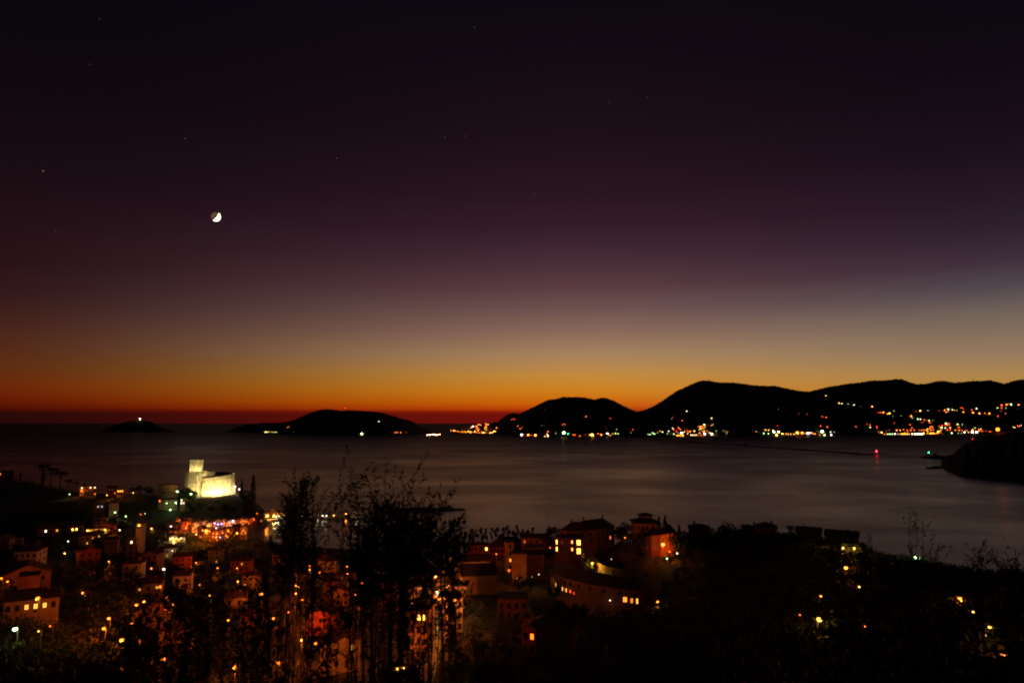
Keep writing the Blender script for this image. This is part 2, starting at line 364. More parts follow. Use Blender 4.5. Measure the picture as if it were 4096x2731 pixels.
# long sea wall, a tapering concrete bank with a walkway
def breakwater():
    mb = MB(); a, b = G(2585, 1756), G(3446, 1816); d = (b - a).normalized(); s = Vector((-d.y, d.x, 0))
    for z0, z1, w0, w1 in ((-2, 2.6, 16, 11), (2.6, 4.6, 4, 3.2)):
        c = [a - s * w0, b - s * w0, b + s * w0, a + s * w0]; e = [a - s * w1, b - s * w1, b + s * w1, a + s * w1]
        mb.prism([v + Vector((0, 0, z0)) for v in c], [v + Vector((0, 0, z1)) for v in e])
    return tag(mb.obj('breakwater', m_conc), 'long dark breakwater stretching across the bay below the far shore lights', 'breakwater')
breakwater()
hp = G(2622, 1757)
hut = thing('signal_hut', 'small dark hut near the left end of the long breakwater', 'hut', (hp.x, hp.y, 4.2))
MB().box(-5, 5, -4, 4, -2, 7).obj('wall', m_conc, hut)
MB().prism([(-6, -5, 7), (6, -5, 7), (6, 5, 7), (-6, 5, 7)], [(-3, -2, 9), (3, -2, 9), (3, 2, 9), (-3, 2, 9)]).obj('roof', m_roofd, hut)

# ------------------------------------------------------------------ moon and stars
def moon():
    D = 150000; c = P(*MOON_PX, D); r = 17.0 / F * D * 1.08
    t = thing('moon', 'bright crescent moon with faint earthlit side high over the bay', 'moon', c)
    me = MB().ball((0, 0, 0), 1.0, nu=64, nv=40); lit, dark = MB(), MB()
    s = (Vector((1, 0, 0)) * .78 - Vector((0, 0, 1)) * .56 + Vector((0, 1, 0)) * (.62 - .78 * ray(*MOON_PX)[0] - .56 * .27)).normalized()
    view = Vector((c.x, c.y, c.z - CAMZ)).normalized()
    for f in me.f:
        vs = [Vector(me.v[i]) for i in f]; n = sum(vs, Vector()).normalized()
        (lit if n.dot(s) > 0.0 else dark).add([v * r for v in vs], [tuple(range(len(vs)))])
    lit.obj('lit_crescent', glow('moon_sunlit', (1.0, 0.88, 0.66), 6.0), t); dark.obj('dark_limb', glow('moon_earthshine', (0.50, 0.26, 0.12), 0.22), t)
moon()
STARS = [(172,684,1.5,'w'),(740,555,.35,'w'),(1347,633,.4,'w'),(1780,550,.25,'w'),(1862,546,.5,'m'),(2438,411,.25,'w'),(2590,389,.45,'m'),(2139,776,.25,'w'),(839,1428,.4,'m'),(360,258,.25,'w'),(398,78,.25,'w'),(223,923,.25,'w'),(3636,1010,.2,'w'),(1898,110,.25,'w')]
SLAB = {172: 'brightest star, low on the left beside the moon', 740: 'faint star above and left of the moon', 1347: 'faint star right of and above the moon', 1780: 'faint white star left of the reddish star near the middle',
        1862: 'small reddish star in the middle of the sky', 2438: 'faint star left of the orange star at upper right', 2590: 'small orange star at the upper right of the sky', 2139: 'very faint lone star below the middle of the sky',
        839: 'faint star just above the orange glow under the moon', 360: 'faint star in the upper left sky', 398: 'faint star nearest the top left corner', 223: 'very faint star below the brightest star at left',
        3636: 'very faint star low in the right sky', 1898: 'faint star near the top edge in the middle'}
for x, y, b, c in STARS:
    o = MB().ball((0, 0, 0), 150000 * 1.7 / F, nu=8, nv=6).obj('star', lampmat(c, b * .38)); o.location = P(x, y, 150000)
    tag(o, SLAB[x], 'star', 'stars in the night sky')

# ------------------------------------------------------------------ castle on its rock
CD = 790.0; CK = CD / ((F * CP + 600 * SP)); CO = P(835, 1975, CD)
CROT = -math.atan(ray(835, 1975)[0])
def cx(px): return (px - 835) * CK * math.cos(CROT)
def cz(py): return P(835, py, CD).z - CO.z
castle = thing('castle', 'floodlit pale stone castle with square keep on a rock above the harbour', 'castle', CO, CROT)
def ring(pts, z, grow=0.0):
    c = Vector((sum(p[0] for p in pts) / len(pts), sum(p[1] for p in pts) / len(pts)))
    return [(p[0] + (p[0] - c.x) * grow, p[1] + (p[1] - c.y) * grow, z if not callable(z) else z(p[0])) for p in pts]
def cpart(name, pts, z0, z1, gb=0.0, gt=0.0, m=None, parent=None):
    return MB().prism(ring(pts, z0, gb), ring(pts, z1, gt)).obj(name, m or m_stone, parent or castle)
LOW = -12.0
bast = [(cx(737), 6.5), (cx(751), 1.0), (cx(787), 0.0), (cx(808), 4.0), (cx(808), 20), (cx(741), 20)]
cpart('bastion', bast, LOW, cz(1892), 0.045, 0.0)
cpart('string_course', bast, cz(1929), cz(1927.5), 0.022, 0.022, m_stone_dark)
cpart('parapet', bast, cz(1892), cz(1885), 0.035, 0.045)
keep = [(cx(752.5), 2.5), (cx(807), 3.2), (cx(806), 18.5), (cx(754), 18.0)]
kp = cpart('keep', keep, cz(1890), cz(1842), -0.03, 0.0)
cpart('keep_parapet', keep, cz(1842), cz(1837.5), 0.0, 0.03)
cpart('string_course', keep, cz(1860), cz(1859), 0.004, 0.004, m_stone_dark, kp)
brt = [(cx(801), -1.6), (cx(824), -1.2), (cx(824), 5), (cx(801), 5)]
t_ = cpart('corner_turret', brt, cz(1892.5), cz(1882), 0.0, 0.02)
MB().prism([(cx(804), 0.9, cz(1902)), (cx(821), 1.2, cz(1902)), (cx(821), 4.6, cz(1902)), (cx(804), 4.6, cz(1902))], [(p[0], p[1], cz(1892.5)) for p in brt]).obj('corbel', m_stone, t_)
gate = [(cx(806), 2.2), (cx(854), 4.0), (cx(854), 17), (cx(806), 17)]
cpart('inner_block', gate, LOW, cz(1886.5), 0.0, 0.0)
wx = [805, 822, 862, 900, 922, 937]; wy = [1.8, -1.0, -2.2, -2.4, 0.6, 5.5]
def wtop(dy): return lambda x: cz(np.interp(x / CK / math.cos(CROT) + 835, [805, 854, 900, 937], [1913, 1908, 1903, 1896]) + dy)
cur = [(cx(a), b) for a, b in zip(wx, wy)] + [(cx(936), 22), (cx(806), 22)]
def curtain(name, z0, z1, d0, d1, m):
    b = [(p[0] + (d0 if i == 5 else -d0 * .5 if i == 0 else 0), p[1] - d0 if i < 6 else p[1], z0 if not callable(z0) else z0(p[0])) for i, p in enumerate(cur)]
    t = [(p[0] + (d1 if i == 5 else 0), p[1] - d1 if i < 6 else p[1], z1 if not callable(z1) else z1(p[0])) for i, p in enumerate(cur)]
    return MB().prism(b, t).obj(name, m, castle)
curtain('curtain_wall', LOW, wtop(13), 2.4, 0.0, m_stone)
curtain('cornice', wtop(13), wtop(11.8), 0.30, 0.36, m_stone_dark)
curtain('wall_parapet', wtop(11.8), wtop(0), 0.16, 0.2, m_stone)
MB().prism([(cx(806), -5.0, LOW), (cx(829), -5.6, LOW), (cx(829), 1, LOW), (cx(806), 2, LOW)], [(cx(808), -.6, cz(1928)), (cx(815), -.9, cz(1928)), (cx(816), .6, cz(1928)), (cx(808), 1, cz(1928))]).obj('buttress', m_stone, castle)
cpart('corner_bartizan', [(cx(930.5), 4.2), (cx(937), 4.6), (cx(938), 8), (cx(931), 8)], cz(1902), cz(1894.5), -.1, .25)
MB().box(cx(929), cx(931.5), 6, 8, cz(1895), cz(1892)).obj('sentry_post', m_stone, castle)
for i in range(14):     # merlons along the curtain wall, worn to uneven stubs
    x = 858 + i * 5.3; hgt = random.choice((0.25, 0.5, 0.9, 0.35)); y = float(np.interp(x, wx, wy)); z = wtop(0)(cx(x))
    MB().box(cx(x), cx(x + 2.6), y + .25, y + 1.1, z, z + hgt).obj('merlon', m_stone, castle)
MB().prism([(cx(856), 9, cz(1901)), (cx(928), 9, cz(1897)), (cx(928), 20, cz(1897)), (cx(856), 20, cz(1901))], [(cx(864), 13, cz(1890)), (cx(900), 14, cz(1892)), (cx(900), 15, cz(1892)), (cx(864), 15, cz(1890))]).obj('roof', m_roofd, castle)
for px, py, yy in ((770, 1863, 2.0), (766, 1852, 2.1), (768, 1944, -.4), (840, 1893.5, 3.0), (762, 1905, .3)):
    MB().box(cx(px) - .35, cx(px) + .35, yy, yy + .8, cz(py) - .7, cz(py) + .7).obj('arrow_slit', m_glass, castle)
def rock():
    mb = MB(); nx, ny = 44, 20; v = []
    for i in range(nx + 1):
        for j in range(ny + 1):
            x = cx(700 + (1075 - 700) * i / nx); y = -70 + 105 * j / ny
            top = np.interp(x / CK / math.cos(CROT) + 835, [700, 728, 760, 830, 900, 940, 985, 1020, 1060, 1075], [-30, -7.5, -5, -3.5, -2.0, -1.5, -4, -10, -20, -28])
            fr = min(1.0, max(0.0, (y + 62) / 52.0)); bk = min(1, max(0, (34 - y) / 14))
            z = (-30 + (top + 30) * (fr ** .75)) * bk + -30 * (1 - bk) + mnoise.noise(Vector((x * .12, y * .12, 2))) * 2.2 * (1 if y < -9 else 0.25)
            v.append((x, y, z))
    k = ny + 1; mb.add(v, [(i * k + j, (i + 1) * k + j, (i + 1) * k + j + 1, i * k + j + 1) for i in range(nx) for j in range(ny)])
    o = mb.obj('castle_rock', m_rock, None, True); o.location = CO; o.rotation_euler = (0, 0, CROT); struct(o); return o
rock()
m_flood = glow('floodlight_lens', (1.0, 0.92, 0.55), 40)
m_spotcol = (1.0, 0.80, 0.29)
def floodlight(x, y, z, tx, ty, tz, watts, cone, label):
    """a real ground floodlight: housing, lens and the beam it throws"""
    q0 = Matrix.Rotation(CROT, 3, 'Z') @ Vector((x, y, z))
    o = thing('floodlight', label, 'floodlight', CO + q0, CROT, 'floodlights at the castle walls')
    d = Vector((tx - x, ty - y, tz - z)).normalized(); q = d.to_track_quat('Z', 'Y')
    h = MB().prism([(-.35, -.25, -.5), (.35, -.25, -.5), (.35, .25, -.5), (-.35, .25, -.5)], [(-.6, -.45, 0), (.6, -.45, 0), (.6, .45, 0), (-.6, .45, 0)]).obj('housing', m_metal, o)
    l = MB().box(-.5, .5, -.36, .36, 0.01, .05).obj('lens', m_flood, o)
    s = MB().tube([(0, 0, -.3), (0, 0, -2.2)], [.09, .09]).obj('stand', m_metal, o)
    for e in (h, l): e.rotation_mode = 'QUATERNION'; e.rotation_quaternion = q
    sp = bpy.data.lights.new('beam', 'SPOT'); sp.energy = watts; sp.color = m_spotcol; sp.spot_size = R(cone); sp.spot_blend = 0.9; sp.shadow_soft_size = .3
    so = bpy.data.objects.new('beam', sp); COL.objects.link(so); so.parent = o; so.location = d * .25
    so.rotation_mode = 'QUATERNION'; so.rotation_quaternion = (-d).to_track_quat('Z', 'Y')
FW = 5400
for a in ((cx(838), -12, -1.0, cx(842), 0, cz(1955), 4.6, 120, 'floodlight under the left part of the castle curtain wall'),
          (cx(864), -12, -.5, cx(868), 0, cz(1955), 4.6, 120, 'floodlight under the middle of the castle curtain wall'),
          (cx(889), -12, 0, cx(890), 0, cz(1955), 3.0, 120, 'floodlight below the bend of the castle curtain wall'),
          (cx(918), -9.5, .5, cx(921), 0, cz(1950), 3.8, 120, 'floodlight under the right end of the castle curtain wall'),
          (cx(812), -10.5, -1.5, cx(809), 0, cz(1952), 2.6, 110, 'floodlight beside the castle buttress'),
          (cx(768), -19, -3.5, cx(766), 0, cz(1935), 1.9, 110, 'floodlight below the tall castle bastion'),
          (cx(738), -16, -3.5, cx(746), 0, cz(1930), 1.2, 110, 'floodlight at the left corner of the castle bastion'),
          (cx(789), -1.6, cz(1884), cx(788), 3, cz(1870), 0.75, 150, 'floodlight on the bastion roof shining up the castle keep'),
          (cx(764), -1.0, cz(1884), cx(764), 3, cz(1868), 0.32, 150, 'second floodlight on the bastion roof at the left of the keep'),
          (cx(835), -46, 2, cx(790), 2, cz(1885), 9, 70, 'tall floodlight on the slope below the castle')):
    floodlight(*a[:6], a[6] * FW, a[7], a[8])

# ------------------------------------------------------------------ houses
fr = MB()
for b in ((-.5, -.42, -.5, .5), (.42, .5, -.5, .5), (-.42, .42, .43, .5), (-.42, .42, -.5, -.43), (-.035, .035, -.43, .43)): fr.box(b[0], b[1], -.10, .04, b[2], b[3])
fr.box(-.58, .58, -.2, .04, -.56, -.5)
ME_FRAME = fr.mesh('window', m_frame); ME_FRAMEW = fr.mesh('window', m_framew)
PANES = {}
def pane_mesh(lit):
    if lit not in PANES:
        PANES[lit] = MB().box(-.42, .42, -.05, .03, -.43, .43).mesh('pane', m_glass if lit is None else glow('lit_window_%s_%d' % lit, HEX[lit[0]], lit[1] / 10))
    return PANES[lit]
def window(parent, x, y, z, w, h, rz=0.0, lit=None, pale=False):
    f = put(ME_FRAMEW if pale else ME_FRAME, 'window', parent, (x, y, z), rz, (w, 1, h))
    put(pane_mesh(lit), 'pane', f); return f
FOOT = []
def roof_mesh(kind, w, d, h, e=.5):
    """local roof over x[-w/2,w/2], y[0,d]"""
    mb = MB(); x0, x1, y0, y1 = -w / 2 - e, w / 2 + e, -e, d + e
    if kind == 'flat': return mb.box(x0 + .3, x1 - .3, y0 + .3, y1 - .3, 0, .35)
    if kind == 'gable':    # gable end faces the front
        a = [(x0, y0, 0), (x1, y0, 0), (0, y0, h), (x0, y1, 0), (x1, y1, 0), (0, y1, h)]
        up = [(p[0], p[1], p[2] + .25) for p in a]
        return mb.add(a + up, [(0, 2, 5, 3), (1, 4, 5, 2), (6, 9, 11, 8), (7, 8, 11, 10), (0, 6, 8, 2), (2, 8, 7, 1), (3, 5, 11, 9), (5, 4, 10, 11), (0, 3, 9, 6), (1, 7, 10, 4)])
    if kind == 'ridge':    # ridge runs across the front
        a = [(x0, y0, 0), (x1, y0, 0), (x1, d / 2, h), (x0, d / 2, h), (x0, y1, 0), (x1, y1, 0)]
        up = [(p[0], p[1], p[2] + .25) for p in a]
        return mb.add(a + up, [(0, 3, 2, 1), (3, 4, 5, 2), (6, 7, 8, 9), (9, 8, 11, 10), (0, 1, 7, 6), (4, 10, 11, 5), (0, 6, 9, 3), (3, 9, 10, 4), (1, 2, 8, 7), (2, 5, 11, 8)])
    r = min(w, d) / 2 * .98
    a = [(x0, y0, 0), (x1, y0, 0), (x1, y1, 0), (x0, y1, 0)]
    t = [(x0 + r + e, d / 2 - .05, h), (x1 - r - e, d / 2 - .05, h), (x1 - r - e, d / 2 + .05, h), (x0 + r + e, d / 2 + .05, h)]
    mb.prism([(p[0], p[1], 0) for p in a], [(p[0], p[1], .22) for p in a]); mb.prism([(p[0], p[1], .22) for p in a], t); return mb
def house(label, x0, x1, ye, D, dep=9.0, roof='hip', wall='ochre', rz=0.0, lit=(), rh=None, nwin=None, floors=None, dark_roof=False, win=True, chim=True, group=None, name='house', hmin=3.0, side=False):
    """a house whose front spans photo columns x0..x1 with its eaves at row ye, at distance D, standing on the hillside"""
    a, b = P(x0, ye, D), P(x1, ye, D); th = -math.atan((a.x + b.x) / 2 / D); w = (b.x - a.x) * math.cos(th) / max(.5, math.cos(rz)); rz += th * .9; xc = (a.x + b.x) / 2; base = min(H(a.x, D), H(b.x, D), H(xc, D + dep))
    h = max(a.z - base, hmin); base = a.z - h
    t = thing(name, label, 'house', (xc, D, base), rz, group); FOOT.append((xc, D + dep / 2, max(w, dep) * .62))
    MB().box(-w / 2, w / 2, 0, dep, -2.5, h).obj('wall', m_wall[wall], t)
    rf = roof_mesh(roof, w, dep, rh if rh else min(w, dep) * .22).obj('roof', m_roofd if dark_roof else m_roof, t); rf.location = (0, 0, h)
    if roof == 'gable': MB().add([(-w / 2, .02, h), (w / 2, .02, h), (0, .02, h + (rh or min(w, dep) * .22))], [(0, 1, 2)]).obj('gable_wall', m_wall[wall], t)
    if chim and roof != 'flat':
        c = MB().box(-.35, .35, -.35, .35, 0, 1.9).box(-.45, .45, -.45, .45, 1.9, 2.1).obj('chimney', m_wall['brick'], rf); c.location = (w * random.choice((-.22, .2, .28)), dep * .45, .6)
    if win:
        fl = floors or max(1, int(h / 3.1)); n = nwin or max(1, int(w / 3.0)); k = 0
        for f in range(fl):
            z = h - 1.75 - f * 3.0
            if z < .9: break
            for i in range(n):
                window(t, -w / 2 + w * (i + .5) / n, -.03, z, 1.0, 1.5, 0, lit[k] if k < len(lit) else None); k += 1
            if side:
                for yy in (dep * .28, dep * .72): window(t, w / 2 + .03, yy, z, 1.0, 1.5, math.pi / 2)
                for yy in (dep * .28, dep * .72): window(t, -w / 2 - .03, yy, z, 1.0, 1.5, -math.pi / 2)
        if w > 6 and h > 4:
            dr = MB().box(-.5, .5, -.06, .05, 0, 2.1).obj('door', m_frame, t); dr.location = (w * .08, 0, max(0, h - fl * 3.0 - .4) if h - fl * 3 > 0 else 0)
    return t
Y30, Y60, O30, W40 = ('y', 17), ('y', 30), ('o', 20), ('w', 20)
_ = None
# left hillside, near to far
house('pale two-storey villa with dark shutters and hip roof at left edge', 55, 150, 2206, 335, 12, 'hip', 'white', -0.30, side=True, nwin=4, floors=2)
house('wide orange house with a low gable front below the pale villa', 14, 205, 2296, 262, 13, 'gable', 'pink', 0.1, rh=3.2, nwin=3, floors=1)
house('small flat-roofed block in front of the wide gabled house', 74, 156, 2306, 232, 8, 'flat', 'brick', 0, win=False)
house('long low house with three lit windows at the left edge', 18, 235, 2398, 192, 9, 'ridge', 'ochre', 0, lit=(_, _, Y30, ('y', 20), Y30, _), nwin=6, floors=1, dark_roof=True)
house('tall brown house at the far left edge above the pale villa', -40, 36, 2160, 395, 11, 'gable', 'pink', -.2)
house('dim house behind the tall brown house at left', 28, 92, 2152, 415, 9, 'ridge', 'ochre', 0, dark_roof=True)
house('house whose red roof shows above the pale villa', 108, 165, 2184, 372, 8, 'hip', 'pink', .1)
house('low house with one lit attic window left of the bright terrace', 150, 240, 2112, 470, 10, 'ridge', 'pink', 0, lit=(_, ('w', 50), _, Y30), nwin=4)
house('house with a bright terrace window under trees at left', 268, 330, 2106, 485, 9, 'ridge', 'ochre', 0, lit=(_, ('y', 90), ('y', 90), _), nwin=4, floors=2)
house('cream house strongly lit from its left corner', 346, 394, 2116, 500, 9, 'hip', 'cream', 0, lit=(), nwin=3, floors=2)
house('narrow house lit white beside the cream house', 396, 420, 2114, 508, 8, 'hip', 'white', 0, nwin=1)
house('tall dark house rising behind the cream house', 372, 408, 2084, 545, 8, 'hip', 'ochre', 0)
house('gabled cream house right of the cream corner-lit house', 432, 470, 2126, 500, 8, 'gable', 'cream', .2, nwin=2)
house('low orange long house below the gabled cream house', 418, 470, 2160, 425, 7, 'ridge', 'pink', -.12, nwin=4, floors=1)
house('small lit gable in the trees right of the low orange house', 508, 545, 2156, 430, 7, 'gable', 'ochre', .1, nwin=1, lit=(('w', 40),))
house('tall plain house with two pale lit upper windows', 370, 415, 2018, 650, 10, 'flat', 'brick', 0, lit=(_, ('p', 14), ('p', 14)), nwin=3)
house('house washed green at its foot by a street lamp', 438, 474, 2013, 640, 9, 'hip', 'pink', 0, nwin=2, floors=2)
house('small orange-lit house above the cream houses', 372, 392, 2074, 570, 6, 'gable', 'ochre', 0, nwin=1)
house('small orange-lit house right of the other small one above the cream houses', 408, 430, 2072, 580, 6, 'gable', 'pink', 0, nwin=1)
house('hilltop house with three lit upper windows left of the castle', 320, 388, 1944, 795, 10, 'flat', 'pink', 0, lit=(('w', 50), _, ('w', 50), ('w', 50)), nwin=4)
house('low annex with an orange porch below the hilltop house', 338, 386, 1969, 770, 6, 'flat', 'cream', 0, lit=(_, _, _, ('o', 40)), nwin=4, floors=1)
house('dim reddish house between the hilltop houses left of the castle', 428, 466, 1951, 790, 9, 'ridge', 'red', 0)
house('dim house with three lamps on its front on the hilltop', 468, 494, 1957, 775, 7, 'flat', 'ochre', 0, lit=(('y', 50), ('y', 60), ('y', 50)), nwin=3)
house('small red-lit house on the hilltop right of the three lamps', 494, 508, 1948, 780, 7, 'flat', 'red', 0, nwin=1, win=False)
house('dim gabled house below the hilltop row', 488, 512, 1982, 740, 7, 'gable', 'pink', 0, nwin=2)
house('long orange palazzo with rows of windows just left of the castle', 632, 706, 1940, 782, 11, 'flat', 'ochre', -.1, nwin=6, floors=2)
house('low orange house in front of the long palazzo', 645, 706, 1975, 755, 7, 'gable', 'pink', 0, dark_roof=True)
house('yellow-lit house under the castle rock at its left foot', 656, 708, 1999, 735, 8, 'ridge', 'cream', 0, nwin=4)
house('small house with three lit windows right under the castle', 722, 740, 1993, 738, 5, 'flat', 'pink', 0, lit=(('w', 60), _, ('w', 60), ('w', 40)), nwin=2, floors=2)
house('small house with an orange porch left of the yellow-lit house', 634, 654, 1996, 732, 5, 'flat', 'ochre', 0, lit=(('o', 60), _), nwin=2)
# old town under the castle
OT = [(690,712,2088,672,'pink'),(704,722,2074,690,'red'),(716,742,2066,700,'pink'),(738,768,2072,690,'ochre'),(726,756,2086,665,'red'),(752,774,2082,678,'pink'),(768,796,2092,668,'ochre'),
      (786,812,2085,684,'cream'),(806,834,2082,690,'white'),(832,856,2088,688,'pink'),(854,884,2084,694,'ochre'),(884,908,2080,698,'grey'),(906,930,2086,692,'pink'),(928,956,2080,700,'red'),
      (954,976,2076,708,'ochre'),(974,1002,2073,718,'pink'),(1000,1030,2068,730,'red'),(1028,1052,2064,745,'ochre'),(652,680,2104,650,'white'),(676,700,2112,640,'cream'),(690,716,2122,628,'pink'),
      (640,664,2122,630,'grey'),(790,818,2112,640,'pink'),(814,846,2116,632,'ochre'),(846,876,2124,628,'red'),(878,902,2118,640,'cream'),(904,934,2112,650,'pink'),(932,962,2106,660,'red'),(960,990,2110,648,'ochre')]
OTW = ['left edge', 'upper left', 'upper left', 'upper middle', 'middle left', 'upper middle', 'middle']
ORD = ['leftmost', 'second', 'third', 'fourth', 'fifth', 'sixth', 'seventh', 'eighth', 'ninth', 'tenth']; cnt = {}
for i, (a, b, y, D, cname) in enumerate(sorted(OT)):
    pal = {'pink': 'salmon', 'red': 'red', 'ochre': 'ochre', 'cream': 'cream', 'white': 'white', 'grey': 'grey'}[cname]
    r = random.random(); lt = tuple(random.choice((_, _, _, _, _, ('y', 20), ('m', 20))) for k in range(9))
    k_ = cnt.get(pal, 0); cnt[pal] = k_ + 1
    house('%s %s town house%s in the lamplit old town below the castle' % (ORD[k_], pal, '' if k_ == 0 else ' from the left'), a, b, y, D, 8, random.choice(('hip', 'ridge', 'gable')), cname, random.uniform(-.25, .25), lit=lt, group='%s town houses under the castle' % pal, nwin=random.choice((2, 3)), name='town_house')
# brightly lit restaurant terrace
house('bright restaurant with yellow lit front in the middle of the old town', 676, 712, 2146, 575, 7, 'gable', 'cream', 0, lit=(('y', 90), ('y', 120), ('y', 90), ('w', 120), ('w', 120), ('y', 90)), nwin=3, floors=2)
house('white house right of the bright restaurant', 712, 742, 2148, 580, 7, 'ridge', 'white', .1, lit=(('y', 50), _, Y30), nwin=3)
# belfry lit by an orange lamp
t = thing('bell_tower', 'slim bell tower lit amber by a lamp at mid left', 'tower', (P(556, 2125, 470).x, 470, H(P(556, 2125, 470).x, 470)), 0)
hh = P(556, 2095, 470).z - t.location.z
MB().box(-2.2, 2.2, 0, 4.4, -2, hh).obj('shaft', m_wall['cream'], t)
MB().prism([(-2.6, -.4, hh), (2.6, -.4, hh), (2.6, 4.8, hh), (-2.6, 4.8, hh)], [(-.1, 2.1, hh + 2.4), (.1, 2.1, hh + 2.4), (.1, 2.3, hh + 2.4), (-.1, 2.3, hh + 2.4)]).obj('roof', m_roof, t)
for s in (-.9, .9): window(t, s, -.03, hh - 2, .8, 1.8)
# hill at far left edge
house('dark house on the far left hill crest with two orange lights', -10, 55, 1889, 905, 9, 'ridge', 'brick', 0, lit=(('o', 60), _, _), nwin=3)
# centre-right houses
house('long white house with four dark windows and a dark roof', 1818, 1960, 2246, 318, 9, 'ridge', 'white', 0, nwin=5, floors=1, rh=2.6, dark_roof=True)
house('dark-roofed house in front of the long white house', 1850, 1985, 2302, 265, 10, 'ridge', 'pink', .12, nwin=4, rh=3.4, dark_roof=True, win=False)
house('low dark house with one blazing yellow window', 1872, 1956, 2181, 368, 8, 'flat', 'brick', 0, lit=(_, _, _, ('y', 110)), nwin=4, floors=1)
house('house with a pillared upper loggia under a hip roof', 1958, 2028, 2188, 372, 9, 'hip', 'red', 0, nwin=5, floors=2, rh=4)
house('tall narrow house with a lit balcony at its corner', 2026, 2056, 2170, 322, 9, 'flat', 'ochre', .1, lit=(_, _, ('m', 25)), nwin=1)
house('plain tall block with two lit dormer windows in its mansard', 2048, 2106, 2216, 292, 9, 'flat', 'pink', 0, win=False)
house('dark mansard storey with two lit dormer windows', 2050, 2098, 2196, 296, 6, 'hip', 'brick', 0, lit=(_, ('m', 40), ('m', 25), _), nwin=4, floors=1, hmin=2.6, rh=.8) if False else None
house('stepped ochre house right of the tall narrow house', 2106, 2176, 2192, 330, 10, 'flat', 'ochre', 0, nwin=3)
house('lower red-brown wing in front of the stepped ochre house', 2108, 2172, 2218, 305, 7, 'ridge', 'red', 0, nwin=2, win=False)
house('house with an orange dormer on the shore skyline', 2086, 2160, 2152, 372, 8, 'ridge', 'ochre', 0, lit=(('o', 10), _, _), nwin=3)
house('gabled ochre house facing left beside the apartment building', 2164, 2214, 2158, 368, 11, 'gable', 'ochre', .25, nwin=1, win=False)
house('small dark-roofed house on the shore skyline left of the stepped houses', 1990, 2090, 2168, 388, 8, 'hip', 'brick', 0, rh=2.6, dark_roof=True)
house('dim balconied house below the stepped houses', 1992, 2110, 2398, 222, 9, 'flat', 'brick', -.05, nwin=4, floors=2)
house('steep orange-lit house end at the bottom centre', 2088, 2142, 2512, 172, 9, 'gable', 'red', -.45, nwin=2, floors=2, lit=(_, ('o', 40)))
house('red house with one bright yellow double window near the bottom', 2302, 2352, 2576, 150, 9, 'hip', 'red', .05, lit=(_, ('y', 80)), nwin=2, floors=1, dark_roof=True)
house('low dark-roofed house below the bright yellow window', 2300, 2400, 2676, 126, 8, 'ridge', 'brick', -.1, win=False, rh=2.4)
house('tiny orange-lit house at bottom left of centre', 2090, 2120, 2470, 190, 6, 'hip', 'red', 0, nwin=1)
# skyline houses on the right-hand slope
house('silhouetted house with chimneys on the dark right-hand ridge', 3022, 3108, 2112, 296, 9, 'hip', 'brick', 0, rh=2.2, dark_roof=True)
house('low silhouetted roof left of the pole house on the right-hand ridge', 2990, 3030, 2116, 310, 8, 'ridge', 'brick', 0, dark_roof=True)
house('long low roof stepping down the right-hand ridge', 3186, 3282, 2133, 290, 9, 'ridge', 'brick', -.1, dark_roof=True)
house('lowest long roof on the right-hand ridge with a pale gable end', 3300, 3430, 2146, 290, 9, 'ridge', 'brick', -.12, dark_roof=True)
house('silhouetted house on the ridge right of the round tree', 2968, 3002, 2108, 315, 7, 'flat', 'brick', 0, dark_roof=True)
house('flat silhouetted roof between the villa and the round tree', 2755, 2838, 2112, 318, 8, 'hip', 'brick', 0, dark_roof=True, rh=1.6)

